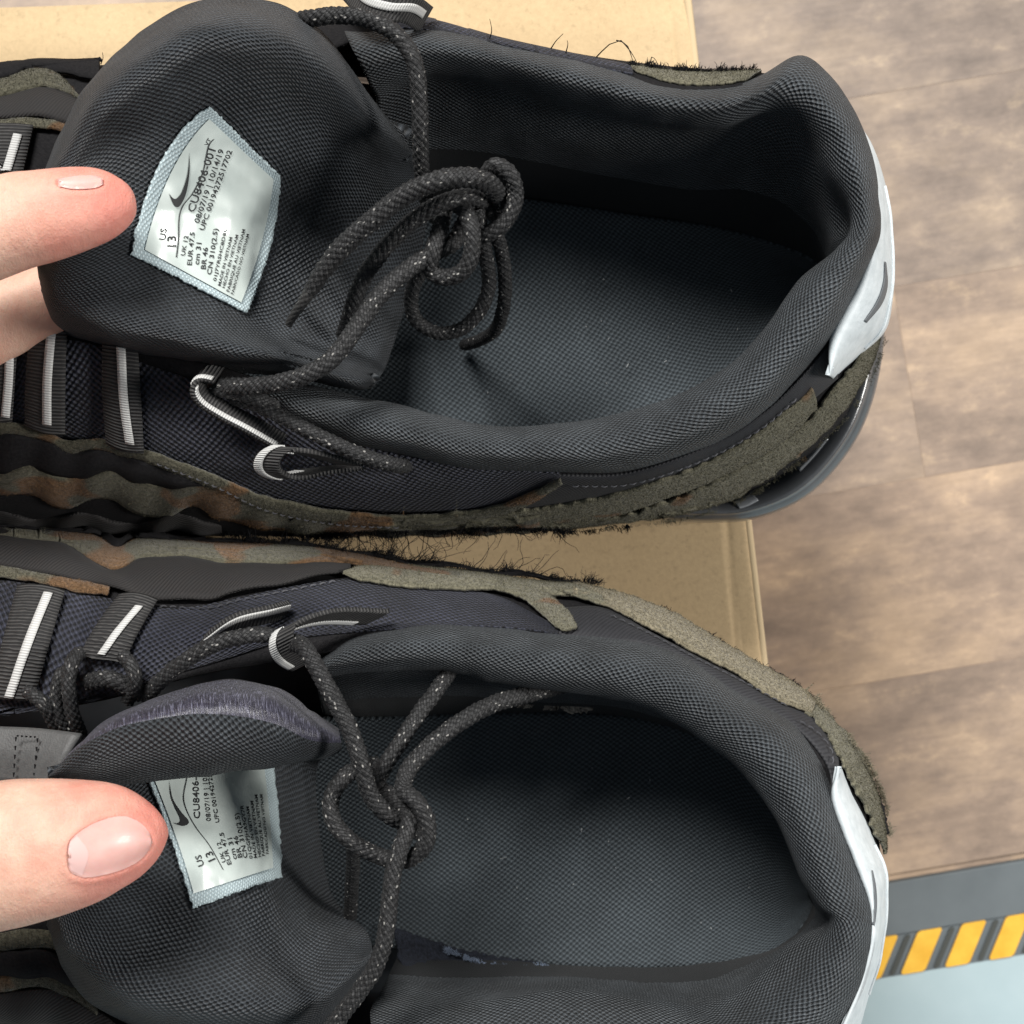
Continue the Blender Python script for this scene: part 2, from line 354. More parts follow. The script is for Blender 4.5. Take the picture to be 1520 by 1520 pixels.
c = k.ramp(big, [(0.3, (0.48, 0.35, 0.20)), (0.7, (0.56, 0.42, 0.25))]); c = k.mix(0.5, c, k.mix(1.0, c, k.ramp(fib, [(0.3, (0.82,) * 3), (0.7, (1.14,) * 3)]), 'MULTIPLY')); c = k.mix(0.5, c, k.mix(1.0, c, k.ramp(spots, [(0.28, (0.72,) * 3), (0.42, (1.0,) * 3)]), 'MULTIPLY'))
k.col(c); k.bump(fib, 0.15, 0.0006); k.set(Roughness=0.85, Specular_IOR_Level=0.2)
k = NT('cardboard_edge'); k.col((0.56, 0.43, 0.26)); k.set(Roughness=0.9)
k = NT('wood'); ob = k.obj(); rnd = k.n('ShaderNodeObjectInfo').outputs['Random']
sh = k.n('ShaderNodeVectorMath', operation='ADD'); k.l(ob, sh.inputs[0]); cb = k.n('ShaderNodeCombineXYZ'); k.l(k.math('MULTIPLY', rnd, 37.0), cb.inputs[0]); k.l(k.math('MULTIPLY', rnd, 91.0), cb.inputs[1]); k.l(cb.outputs[0], sh.inputs[1])
g1 = k.noise(1.0, k.mapping(sh.outputs[0], (42, 75, 1)), 6, 0.75); g2 = k.noise(1.0, k.mapping(sh.outputs[0], (30, 420, 1)), 3, 0.6); bl = k.noise(1.0, k.mapping(sh.outputs[0], (15, 26, 1)), 5, 0.65)
c = k.ramp(g1, [(0.25, (0.135, 0.100, 0.078)), (0.45, (0.255, 0.196, 0.152)), (0.57, (0.360, 0.275, 0.208)), (0.70, (0.66, 0.50, 0.33))])
c = k.mix(0.55, c, k.ramp(bl, [(0.3, (0.125, 0.102, 0.088)), (0.48, (0.285, 0.224, 0.178)), (0.66, (0.58, 0.44, 0.305))]))
c = k.mix(0.12, c, k.mix(1.0, c, k.ramp(g2, [(0.35, (0.6,) * 3), (0.65, (1.4,) * 3)]), 'MULTIPLY'))
c = k.mix(1.0, c, k.ramp(rnd, [(0.0, (0.80, 0.82, 0.86)), (1.0, (1.12, 1.06, 1.0))]), 'MULTIPLY')
k.col(c); k.bump(g2, 0.1, 0.001); k.set(Roughness=0.5)
k = NT('mat_grey'); ob = k.obj(); k.col(k.ramp(k.noise(30, ob, 4, 0.6), [(0.3, (0.090, 0.108, 0.118)), (0.7, (0.122, 0.143, 0.154))])); k.set(Roughness=0.7)
k = NT('mat_dark'); k.col((0.05, 0.055, 0.05)); k.set(Roughness=0.7)
k = NT('mat_yellow'); ob = k.obj(); k.col(k.ramp(k.noise(120, ob, 4, 0.6), [(0.3, (0.68, 0.36, 0.025)), (0.7, (0.80, 0.47, 0.05))])); k.set(Roughness=0.6)
k = NT('mat_blue'); ob = k.obj(); k.col(k.ramp(k.noise(25, ob, 4, 0.6), [(0.3, (0.34, 0.44, 0.47)), (0.7, (0.39, 0.49, 0.52))])); k.set(Roughness=0.6)
def skinmat(name, tipdir):
    k = NT(name); ob = k.obj()
    sep = k.n('ShaderNodeSeparateXYZ'); k.l(ob, sep.inputs[0])
    t = k.n('ShaderNodeMapRange'); k.l(sep.outputs[0], t.inputs[0]); t.inputs[1].default_value = tipdir[0]; t.inputs[2].default_value = tipdir[1]
    nz = k.noise(130, ob, 4, 0.6); f = k.math('ADD', t.outputs[0], k.math('MULTIPLY', k.math('SUBTRACT', k.noise(70, ob, 2), 0.5), 0.7))
    c = k.ramp(f, [(0.15, (0.67, 0.43, 0.325)), (0.50, (0.67, 0.365, 0.28)), (0.90, (0.66, 0.265, 0.21))])
    c = k.mix(0.6, c, k.mix(1.0, c, k.ramp(nz, [(0.35, (0.90, 0.72, 0.70)), (0.65, (1.08, 1.12, 1.12))]), 'MULTIPLY'))
    k.col(c)
    vo = k.n('ShaderNodeTexVoronoi'); vo.feature = 'DISTANCE_TO_EDGE'; vo.inputs['Scale'].default_value = 1400; k.l(k.mapping(ob, (1, 1, 1)), vo.inputs[0])
    n1 = k.bump(vo.outputs[0], 0.18, 0.0006); n2 = k.bump(k.noise(1.0, k.mapping(ob, (1000, 260, 500)), 5, 0.7), 0.40, 0.0008, n1); k.bump(k.noise(220, ob, 4, 0.6), 0.2, 0.0016, n2)
    k.set(Roughness=0.55, Subsurface_Weight=0.25, Subsurface_Scale=0.003, Specular_IOR_Level=0.4)
    k.b.inputs['Subsurface Radius'].default_value = (1.0, 0.35, 0.2)
skinmat('skin_upper', (-0.115, -0.080)); skinmat('skin_lower', (-0.105, -0.074))
k = NT('nail'); ob = k.obj(); k.col(k.ramp(k.noise(220, ob, 3), [(0.3, (0.63, 0.345, 0.305)), (0.7, (0.68, 0.41, 0.365))])); k.set(Roughness=0.42, Coat_Weight=0.08, Subsurface_Weight=0.2, Subsurface_Scale=0.002)
k = NT('nail_pale'); k.col((0.66, 0.43, 0.40)); k.set(Roughness=0.42, Coat_Weight=0.08)

# ------------------------------------------------------------------ setting
def box_mesh(name, x0, x1, y0, y1, z0, z1, mat, parent=None, bev=0.0):
    bm = bmesh.new(); bmesh.ops.create_cube(bm, size=1)
    for v in bm.verts: v.co = ((x0 + x1) / 2 + v.co.x * (x1 - x0), (y0 + y1) / 2 + v.co.y * (y1 - y0), (z0 + z1) / 2 + v.co.z * (z1 - z0))
    if bev: bmesh.ops.bevel(bm, geom=bm.edges[:], offset=bev, segments=2, profile=0.5, affect='EDGES')
    me = bpy.data.meshes.new(name); bm.to_mesh(me); bm.free()
    return link(name, me, mat, parent)

ZF = -0.14                                  # floor level below the box top
FA = math.radians(9.5)                      # floor boards run slightly uphill to the right
floor = box_mesh('floor', -3, 3, -3, 3, ZF - 0.03, ZF - 0.0016, M['wood']); floor['kind'] = 'structure'
floor['label'] = 'brown wood plank floor below the cardboard box'; 
def floor_pt(px, py): return P(px, py, ZF)
c0 = floor_pt(1315, 1305)                   # where the wooden floor ends and the mat starts
ux, uy = np.array((math.cos(FA), math.sin(FA))), np.array((-math.sin(FA), math.cos(FA)))
pw = 0.0735
plank_me = {}
for row in range(0, 14):
    x = -1.1 + (row * 0.37) % 0.5
    while x < 1.2:
        L = 0.9
        key = 'p'
        if key not in plank_me:
            bm = bmesh.new(); bmesh.ops.create_cube(bm, size=1)
            for v in bm.verts: v.co = ((v.co.x + 0.5) * 0.9, (v.co.y + 0.5) * pw, v.co.z * 0.006)
            bmesh.ops.bevel(bm, geom=[e for e in bm.edges if all(q.co.z > 0 for q in e.verts)], offset=0.00012, segments=1, affect='EDGES')
            plank_me[key] = bpy.data.meshes.new('plank'); bm.to_mesh(plank_me[key]); bm.free(); plank_me[key].materials.append(M['wood'])
        o = bpy.data.objects.new('plank', plank_me[key]); col.objects.link(o); o.parent = floor
        b = c0[:2] + ux * x + uy * (row * pw + 0.0015)
        o.location = (b[0], b[1], ZF - 0.003); o.rotation_euler = (0, 0, FA)
        x += L
# mat
mat = bpy.data.objects.new('floor_mat', None); col.objects.link(mat); mat.location = (c0[0], c0[1], ZF); mat.rotation_euler = (0, 0, FA)
mat['label'] = 'grey edged mat with yellow slanted stripes and pale blue surface'; mat['category'] = 'mat'
band = 0.0215
box_mesh('mat_border', -1.2, 1.2, -band, -0.0012, -0.004, 0.0015, M['mat_grey'], mat, 0.0008)
box_mesh('mat_border', -1.2, 1.2, -band - 0.0150, -band, -0.004, 0.0012, M['mat_grey'], mat, 0)
box_mesh('mat_surface', -1.2, 1.2, -0.75, -band - 0.0150, -0.004, 0.001, M['mat_blue'], mat, 0)
def stripe(cx, cy, wd, ht, shear, z, mtl, parent, name):
    bm = bmesh.new(); r = 0.0012 if wd > 0.005 else 0.0009; pts = []
    for (sx, sy, a0) in ((1, 1, 0), (-1, 1, 90), (-1, -1, 180), (1, -1, 270)):
        for k_ in range(5):
            a = math.radians(a0 + k_ * 22.5); pts.append((sx * (wd / 2 - r) + r * math.cos(a), sy * (ht / 2 - r) + r * math.sin(a)))
    vs = [bm.verts.new((cx + x + shear * y, cy + y, z)) for x, y in pts]; f = bm.faces.new(vs)
    ex = bmesh.ops.extrude_face_region(bm, geom=[f]); 
    for v in ex['geom']:
        if isinstance(v, bmesh.types.BMVert): v.co.z -= 0.001
    bmesh.ops.recalc_face_normals(bm, faces=bm.faces[:])
    me = bpy.data.meshes.new(name); bm.to_mesh(me); bm.free(); return link(name, me, mtl, parent)
for i in range(-14, 16):
    cx = 0.0085 + i * 0.0170
    stripe(cx, -band - 0.0072, 0.0094, 0.0152, 0.62, 0.0019, M['mat_yellow'], mat, 'yellow_stripe')
    stripe(cx + 0.0088, -band - 0.0074, 0.0020, 0.0142, 0.62, 0.0017, M['mat_dark'], mat, 'dark_stripe')

# cardboard box
bx = bpy.data.objects.new('cardboard_box', None); col.objects.link(bx); 
bx['label'] = 'tan cardboard box that both sneakers stand on'; bx['category'] = 'box'
R0, R1 = P(1018, -25, 0), P(1134, 985, 0)
d = (R1 - R0); d /= np.linalg.norm(d)                      # down the right-hand edge
BA = math.atan2(d[0], -d[1]);                               # small turn of the box
SHEAR = math.tan(math.radians(4.6)); bx.location = (R0[0], R0[1], 0); bx.rotation_euler = (0, 0, BA)
# local frame: +x right, -y down the edge; box body spans x -0.46..0, y -0.36..0
box_mesh('box_side', -0.46, 0, -0.36, 0, ZF, -0.0040, M['cardboard'], bx, 0.001)
def sheet(name, x0, x1, y0, y1, mtl, zfun, nx=60, ny=60):
    G = np.array([[(x0 + (x1 - x0) * i / nx, y0 + (y1 - y0) * j / ny, zfun(x0 + (x1 - x0) * i / nx, y0 + (y1 - y0) * j / ny)) for j in range(ny + 1)] for i in range(nx + 1)])
    return grid(name, G, mtl, bx, thick=0.003, toff=-1)
def lidz(x, y):
    crease = -0.0005 * math.exp(-((x + 0.0062 + 0.0010 * math.sin(y * 60) + 0.0006 * math.sin(y * 190)) / 0.0007) ** 2)
    edge = -0.0008 * math.exp(x / 0.0006) - 0.0008 * math.exp(y / 0.0006)
    return -0.0002 + crease + edge - (0.0003 if x > -0.0062 else 0)
o = sheet('box_lid', -0.46, 0.0, -0.36, 0.0, M['cardboard'], lidz, 700, 24)
def edge_roll(name, pts, r):
    p = ev([np.array(q, float) for q in pts], 40); t, n, b = frame_path(p)
    th = np.linspace(0, 2 * math.pi, 9); G = p[:, None] + n[:, None] * (r * np.cos(th))[None, :, None] + b[:, None] * (r * np.sin(th))[None, :, None]
    return grid(name, G, M['cardboard_edge'], bx)
edge_roll('box_edge', [(0.0001, 0.0, -0.0021), (0.0001, -0.18, -0.0021), (0.0001, -0.36, -0.0021)], 0.0014)

for ch in [q for q in col.objects if q.parent == bx]:
    for v in ch.data.vertices: v.co.y -= v.co.x * SHEAR

# ------------------------------------------------------------------ shoe builder
def sneaker(D):
    root = bpy.data.objects.new('sneaker', None); col.objects.link(root)
    root['label'] = D['label']; root['category'] = 'sneaker'; root['group'] = 'pair of sneakers on the box'
    # upper body under all the overlays
    SG = loftG([P3(s) for s in D['shell']], 220, 40, closed_u=True)
    grid('upper_body', SG, M['black_cloth'], root, closed_u=True, thick=0.0012, toff=-1, face='out')
    tree = bvh(SG, True)
    # midsole
    out = np.array(P3([(x, y, 0.016) for x, y in D['sole']])); cen = out.mean(0)
    top = np.array(P3([(x, y, 0.034) for x, y in D['sole_top']])) if 'sole_top' in D else None
    secs = []
    for q in out:
        dr = q - cen; dr[2] = 0; L = np.linalg.norm(dr); dr /= L
        def at(o_, z): r = q + dr * o_; r = r.copy(); r[2] = z; return r
        secs.append([at(-0.024, 0.018), at(-0.0140, 0.0225), at(-0.0085, 0.0285), at(-0.0050, 0.0300), at(-0.0042, 0.0285), at(-0.0014, 0.026), at(-0.0004, 0.021), at(0, 0.016), at(-0.0012, 0.012), at(-0.0018, 0.010), at(-0.0005, 0.008), at(-0.0008, 0.003), at(-0.004, 0.0006), at(-0.02, 0.0006)])
    MG = loftG(secs, 200, 36, closed_u=True)
    ms = grid('midsole', MG, M['midsole'], root, closed_u=True, face='out')
    bm = bmesh.new(); bm.from_mesh(ms.data); bmesh.ops.holes_fill(bm, edges=[e for e in bm.edges if e.is_boundary], sides=0); bm.to_mesh(ms.data); bm.free()
    D['mtree'] = bvh(MG, True)
    # insole
    up = [P(x, y, 0.031) for x, y in D['ins_a']]; lo = [P(x, y, 0.031) for x, y in D['ins_b']]
    n = 90; a = ev(up, n); b = ev(lo, n); m = 40; IG = np.zeros((n, m, 3))
    for kx in range(m):
        t = kx / (m - 1); q = a * (1 - t) + b * t; s = 2 * t - 1
        q[:, 2] = 0.0285 + 0.0045 * abs(s) ** 3 + 0.001 * np.sin(np.linspace(0, 3, n)); IG[:, kx] = q
    grid('insole', IG, M['insole_mesh'], root, thick=0.003, toff=-1)
    # padded collar, inner wall down to the insole
    secs = []
    for (ox, oy, ix, iy, bx_, by_, zc, far) in D['collar']:
        lx = lambda t: (ox + (ix - ox) * t, oy + (iy - oy) * t)
        if not far:
            s = [(*lx(0.02), zc - 0.020), (*lx(-0.02), zc - 0.013), (*lx(0.10), zc - 0.0055), (*lx(0.36), zc - 0.0008), (*lx(0.66), zc - 0.0010), (*lx(0.92), zc - 0.0055), (*lx(1.0), zc - 0.011), (*lx(0.90), zc - 0.018),
                 (ix * .45 + bx_ * .55, iy * .45 + by_ * .55, zc - 0.036), (bx_, by_, 0.030)]
        else:
            s = [(*lx(0.06), zc - 0.020), (*lx(-0.01), zc - 0.012), (*lx(0.08), zc - 0.0050), (*lx(0.30), zc - 0.0005), (*lx(0.55), zc - 0.0025), (*lx(0.80), zc - 0.0085), (*lx(1.0), zc - 0.017), (ix * .7 + bx_ * .3, iy * .7 + by_ * .3, zc - 0.028),
                 (ix * .35 + bx_ * .65, iy * .35 + by_ * .65, zc - 0.044), (bx_, by_, 0.030)]
        secs.append(P3(s))
    CG = loftG(secs, 260, 70)
    CG = CG + gnormals(CG) * (snoise(260, 70, 26, 7) * 0.00035 + snoise(260, 70, 70, 10) * 0.00013)[..., None]
    if D.get('dents'):
        for (px, py, z, rad, dep) in D['dents']:
            c = P(px, py, z); dd = np.linalg.norm(CG - c, axis=2); wgt = np.exp(-(dd / rad) ** 2)
            CG = CG + wgt[..., None] * np.array(dep)
    grid('collar', CG, [M['collar_mesh'], M['lining']], root, thick=0.0008, toff=-1, matf=lambda i, j: 1 if j > 55 else 0)
    D['ctree'] = bvh(CG)
    # tongue
    TG = loftG([P3(s) for s in D['tongue']], 130, 110)
    TG = TG + gnormals(TG) * (snoise(130, 110, 12, 12) * 0.00035 + snoise(130, 110, 30, 30) * 0.0001)[..., None]
    tv = D.get('tongue_split', 1e9)
    grid('tongue', TG, [M['tongue_mesh'], M['satin']], root, thick=0.0024, toff=-1, matf=lambda i, j: 1 if j > tv * 110 else 0)
    D['ttree'] = bvh(TG, v1=int(D.get('label_v', 1.0) * 110))
    D['tree'] = tree; D['root'] = root
    return root

def quad_map(c, ctrl, s, t):
    """label coordinates -> photo position; edges bow through a control point"""
    (p00, p10, p11, p01) = c
    x = (1 - s) * (1 - t) * p00[0] + s * (1 - t) * p10[0] + s * t * p11[0] + (1 - s) * t * p01[0]
    y = (1 - s) * (1 - t) * p00[1] + s * (1 - t) * p10[1] + s * t * p11[1] + (1 - s) * t * p01[1]
    bow = 4 * s * (1 - s)
    x += bow * ((1 - t) * ctrl[0][0] + t * ctrl[1][0]); y += bow * ((1 - t) * ctrl[0][1] + t * ctrl[1][1])
    return x, y

def text_mesh(body, size, align='LEFT', bold=0.0):
    cu = bpy.data.curves.new('t', 'FONT'); cu.body = body; cu.size = size; cu.align_x = align; cu.resolution_u = 2; cu.offset = bold
    o = bpy.data.objects.new('t', cu); col.objects.link(o)
    dg = bpy.context.evaluated_depsgraph_get(); me = bpy.data.meshes.new_from_object(o.evaluated_get(dg))
    v = [tuple(q.co) for q in me.vertices]; f = [tuple(q.vertices) for q in me.polygons]
    bpy.data.objects.remove(o); bpy.data.curves.remove(cu); bpy.data.meshes.remove(me)
    return v, f

def strap(D, left, right, stripe_path, sw=6.5, off=0.0028, name='lace_loop', matn='webbing'):
    o, G = strip(name, D['tree'], left, right, M[matn], D['root'], off=off, bulge=0.0012, thick=0.0011, n=40, m=10)
    if stripe_path:
        gt = bvh(G); a = [(x - sw, y - sw * 0.15) for x, y in stripe_path]; b = [(x + sw, y + sw * 0.15) for x, y in stripe_path]
        st, _ = strip('reflective_stripe', gt, a, b, M['reflective'], o, off=0.00045, bulge=0.0001, thick=0.0002, n=40, m=4)
    return o

def ribbon(D, path, wvec, name='lace_loop', stripe=None, matn='webbing', n=60):
    """free standing webbing loop: path of (px,py,z) and a width vector in metres"""
    p = ev(P3(path), n); wv = np.array(wvec); m = 9
    G = np.array([p + wv * (j / (m - 1) - 0.5) for j in range(m)]).transpose(1, 0, 2)
    o = grid(name, G, M[matn], D['root'], thick=0.0011, toff=0)
    if stripe:
        a, b, e0, e1 = stripe
        t, _, _ = frame_path(p); nn = np.cross(t, wv); nn /= np.linalg.norm(nn, axis=1)[:, None]
        sg = np.where(nn[:, 2:3] < 0, -1, 1); i0, i1 = int(e0 * n), int(e1 * n)
        q = p[i0:i1] + (nn * sg)[i0:i1] * 0.0008
        G2 = np.array([q + wv * (a + (b - a) * j / 3 - 0.5) for j in range(4)]).transpose(1, 0, 2)
        grid('reflective_stripe', G2, M['reflective'], o, thick=0.0003, toff=0)
    return o

# ------------------------------------------------------------------ upper sneaker (A)
A = dict(label='black sneaker in the upper half of the photo, laces knotted inside its opening', flip=False, tflip=True, lflip=False)
A['shell'] = [
 [(-330,500,.066),(-345,580,.062),(-350,650,.056),(-345,705,.046),(-335,735,.03)],
 [(-150,470,.078),(-150,560,.077),(-150,650,.070),(-150,735,.055),(-150,790,.03)],
 [(20,460,.084),(20,555,.082),(20,650,.074),(20,738,.057),(20,797,.03)],
 [(150,480,.086),(150,565,.084),(150,650,.076),(150,738,.059),(150,797,.03)],
 [(300,535,.088),(300,600,.085),(300,680,.077),(300,748,.060),(300,793,.03)],
 [(450,590,.086),(450,645,.082),(450,712,.073),(450,765,.055),(450,787,.03)],
 [(600,660,.084),(600,695,.079),(600,735,.069),(600,770,.053),(600,785,.028)],
 [(800,690,.082),(800,706,.078),(800,737,.066),(800,764,.050),(800,779,.028)],
 [(950,685,.082),(950,701,.077),(950,727,.065),(950,752,.050),(950,768,.028)],
 [(1055,645,.083),(1062,663,.077),(1075,690,.065),(1088,718,.050),(1095,735,.028)],
 [(1130,600,.084),(1150,617,.077),(1167,642,.066),(1185,668,.050),(1195,680,.028)],
 [(1200,515,.086),(1230,535,.079),(1250,562,.068),(1265,582,.050),(1270,590,.028)],
 [(1265,400,.088),(1300,408,.079),(1313,412,.065),(1316,415,.050),(1300,420,.028)],
 [(1285,268,.088),(1303,268,.080),(1311,278,.065),(1308,290,.050),(1290,305,.028)],
 [(1235,145,.090),(1250,152,.080),(1253,170,.065),(1250,190,.050),(1230,220,.028)],
 [(1140,125,.090),(1145,112,.080),(1145,114,.065),(1140,140,.050),(1120,190,.028)],
 [(1000,132,.090),(1000,112,.080),(1000,99,.065),(1000,120,.050),(1000,180,.028)],
 [(850,98,.088),(850,82,.080),(850,80,.065),(850,105,.050),(850,165,.028)],
 [(700,66,.088),(700,48,.080),(700,50,.065),(700,78,.050),(700,140,.028)],
 [(550,50,.086),(550,20,.079),(550,14,.065),(550,38,.050),(550,110,.028)],
 [(400,120,.084),(400,75,.079),(400,48,.065),(400,62,.050),(400,110,.028)],
 [(250,180,.082),(250,120,.078),(250,88,.062),(250,92,.045),(250,125,.028)],
 [(100,255,.080),(100,175,.075),(100,112,.060),(100,100,.045),(100,130,.028)],
 [(-120,285,.076),(-120,195,.071),(-120,122,.058),(-120,105,.045),(-120,135,.028)],
 [(-330,330,.066),(-345,260,.062),(-350,200,.055),(-345,170,.045),(-335,180,.028)],
 [(-345,400,.066),(-400,400,.062),(-430,400,.055),(-440,400,.045),(-420,400,.028)],
]
A['sole'] = [(-250,790),(0,800),(200,800),(400,793),(600,783),(800,778),(950,773),(1050,776),(1122,770),(1196,737),(1254,675),(1288,605),(1306,515),(1306,412),(1285,310),(1235,225),(1130,185),(1000,180),(850,170),(700,150),(550,120),(400,115),(250,120),(50,110),(-150,125),(-320,190),(-425,330),(-430,520),(-360,690)]
A['ins_a'] = [(300,330),(420,310),(560,298),(740,297),(860,311),(949,325),(1047,339),(1120,358),(1175,376),(1215,398)]
A['ins_b'] = [(300,640),(430,650),(560,672),(700,690),(820,692),(920,688),(1020,668),(1110,620),(1180,540),(1222,425)]
A['collar'] = [
 (378,598,392,560,430,640,.088,0),(480,648,478,575,500,660,.090,0),(597,678,584,598,600,680,.091,0),(696,696,709,628,700,690,.091,0),(828,701,795,630,800,692,.091,0),
 (930,697,900,617,900,690,.091,0),(1060,656,995,590,1000,675,.092,0),(1140,608,1080,545,1090,640,.093,0),(1200,545,1136,483,1150,590,.094,0),(1250,475,1180,420,1195,530,.095,0),
 (1297,380,1236,366,1225,450,.095,0),(1309,323,1240,335,1222,412,.095,1),(1300,250,1218,272,1200,385,.096,1),(1264,157,1185,205,1150,366,.097,1),(1195,84,1130,180,1085,348,.098,1),
 (1110,116,1060,195,1020,335,.097,1),(1000,126,970,192,950,326,.095,1),(850,87,840,165,860,312,.094,1),(700,52,712,130,740,297,.093,1),(600,40,630,125,640,295,.092,1),(510,45,560,150,540,300,.090,1)]
A['dents'] = [(1215,330,.080,.008,(0.004,-0.001,-0.002)),(1100,140,.095,.012,(0,-0.001,-0.001))]
A['tongue'] = [
 [(60,432,.098),(57,402,.106),(56,370,.108),(56,340,.109),(57,310,.108),(60,280,.106),(64,262,.098)],
 [(80,482,.088),(77,455,.108),(95,400,.112),(95,340,.113),(92,280,.114),(90,235,.113),(88,202,.092)],
 [(130,510,.082),(135,478,.109),(165,400,.109),(180,310,.108),(165,220,.112),(142,150,.118),(128,125,.092)],
 [(200,529,.080),(210,498,.107),(240,405,.101),(265,310,.099),(245,190,.109),(212,95,.120),(192,62,.094)],
 [(290,543,.078),(300,512,.106),(325,435,.095),(342,320,.092),(330,170,.104),(302,50,.120),(280,8,.096)],
 [(370,554,.076),(380,525,.103),(395,470,.086),(415,330,.081),(420,190,.098),(402,60,.117),(388,-2,.096)],
 [(440,560,.078),(450,540,.098),(465,490,.080),(490,340,.066),(500,220,.085),(490,110,.108),(458,30,.096)],
 [(520,578,.078),(530,562,.090),(548,512,.066),(575,380,.046),(580,280,.064),(560,190,.092),(525,105,.092)],
 [(552,578,.076),(560,566,.084),(582,522,.056),(618,400,.037),(640,300,.044),(625,245,.072),(602,207,.080)]]
A['lab_c'] = [(191,378),(309,155),(413,257),(362,467)]; A['lab_ctrl'] = [(-14,-26),(10,0)]; A['lab_aspect'] = 1.45
A['film'] = (0.055, 0.93, 0.11, 0.94)
sneaker(A)

# ------------------------------------------------------------------ lower sneaker (B)
B = dict(label='black sneaker in the lower half of the photo, tongue folded over its size label', flip=True, tflip=True, lflip=False)
B['shell'] = [
 [(-330,1010,.066),(-345,940,.062),(-350,880,.056),(-345,840,.046),(-335,825,.03)],
 [(-150,1080,.080),(-150,970,.078),(-150,885,.071),(-150,815,.056),(-150,778,.03)],
 [(20,1060,.085),(20,965,.083),(20,882,.074),(20,812,.058),(20,783,.03)],
 [(150,1040,.086),(150,955,.084),(150,885,.075),(150,822,.058),(150,795,.03)],
 [(300,1000,.088),(300,940,.085),(300,888,.076),(300,830,.058),(300,808,.03)],
 [(450,975,.086),(450,920,.082),(450,872,.073),(450,832,.056),(450,818,.03)],
 [(600,948,.084),(600,922,.079),(600,882,.069),(600,852,.053),(600,845,.028)],
 [(800,955,.082),(800,932,.078),(800,902,.066),(800,874,.050),(800,872,.028)],
 [(925,970,.082),(930,947,.077),(940,917,.065),(948,896,.050),(940,905,.028)],
 [(1045,1025,.083),(1065,1002,.077),(1082,980,.065),(1095,970,.050),(1085,985,.028)],
 [(1145,1080,.084),(1167,1060,.077),(1188,1042,.066),(1200,1038,.050),(1185,1055,.028)],
 [(1205,1135,.086),(1232,1118,.079),(1256,1102,.067),(1266,1108,.050),(1250,1125,.028)],
 [(1245,1235,.088),(1270,1226,.079),(1292,1216,.066),(1300,1220,.050),(1282,1235,.028)],
 [(1280,1345,.088),(1298,1340,.080),(1307,1336,.065),(1308,1336,.050),(1288,1338,.028)],
 [(1275,1425,.088),(1290,1432,.080),(1295,1436,.065),(1292,1436,.050),(1272,1422,.028)],
 [(1235,1505,.090),(1255,1520,.080),(1258,1524,.065),(1250,1515,.050),(1225,1480,.028)],
 [(1150,1575,.090),(1160,1592,.080),(1160,1595,.065),(1150,1575,.050),(1130,1525,.028)],
 [(1000,1605,.090),(1000,1630,.080),(1000,1640,.065),(1000,1615,.050),(1000,1545,.028)],
 [(850,1615,.088),(850,1650,.080),(850,1660,.065),(850,1630,.050),(850,1560,.028)],
 [(700,1625,.088),(700,1665,.080),(700,1675,.065),(700,1645,.050),(700,1575,.028)],
 [(550,1625,.086),(550,1670,.080),(550,1685,.065),(550,1655,.050),(550,1590,.028)],
 [(400,1560,.084),(400,1630,.079),(400,1670,.065),(400,1655,.050),(400,1600,.028)],
 [(250,1470,.082),(250,1560,.078),(250,1625,.062),(250,1640,.045),(250,1600,.028)],
 [(100,1360,.082),(100,1450,.077),(100,1540,.062),(100,1590,.045),(100,1580,.028)],
 [(-120,1300,.078),(-120,1400,.072),(-120,1500,.058),(-120,1545,.045),(-120,1535,.028)],
 [(-330,1230,.066),(-345,1310,.062),(-350,1390,.055),(-345,1430,.045),(-335,1420,.028)],
 [(-345,1130,.066),(-400,1130,.062),(-430,1130,.055),(-440,1130,.045),(-420,1130,.028)],
]
B['sole'] = [(-250,800),(0,790),(200,802),(400,818),(600,846),(800,874),(950,905),(1085,980),(1185,1050),(1255,1120),(1288,1230),(1292,1338),(1280,1425),(1230,1490),(1130,1535),(1000,1550),(850,1565),(700,1580),(550,1595),(400,1605),(250,1605),(50,1580),(-150,1530),(-320,1420),(-425,1230),(-430,1020),(-370,880)]
B['ins_a'] = [(300,1080),(420,1070),(560,1065),(740,1058),(860,1058),(960,1066),(1050,1095),(1120,1140),(1170,1210),(1203,1320)]
B['ins_b'] = [(300,1390),(430,1395),(560,1400),(700,1418),(805,1428),(910,1434),(1016,1431),(1095,1423),(1160,1400),(1206,1345)]
B['collar'] = [
 (462,985,468,1012,480,1060,.088,0),(520,945,500,1003,540,1065,.090,0),(590,931,564,996,600,1065,.091,0),(663,929,663,998,680,1062,.091,0),(762,934,729,1012,760,1060,.091,0),
 (828,941,811,1022,840,1060,.091,0),(930,951,900,1036,920,1065,.091,0),(1014,977,968,1057,1000,1080,.092,0),(1085,1026,1030,1092,1060,1105,.093,0),(1172,1074,1090,1134,1110,1140,.094,0),
 (1225,1145,1136,1192,1150,1195,.094,0),(1257,1238,1168,1248,1182,1250,.095,0),(1294,1338,1198,1338,1205,1310,.095,0),(1297,1385,1224,1367,1205,1348,.095,0),(1281,1460,1178,1396,1175,1392,.096,1),
 (1240,1530,1128,1444,1110,1418,.096,1),(1150,1582,1062,1494,1040,1428,.096,1),(1000,1612,985,1492,950,1433,.095,1),(850,1622,850,1472,840,1430,.094,1),(700,1632,700,1490,740,1422,.093,1),(560,1632,550,1500,600,1402,.090,1)]
B['dents'] = [(1195,1355,.085,.005,(0.003,0.0,-0.002))]
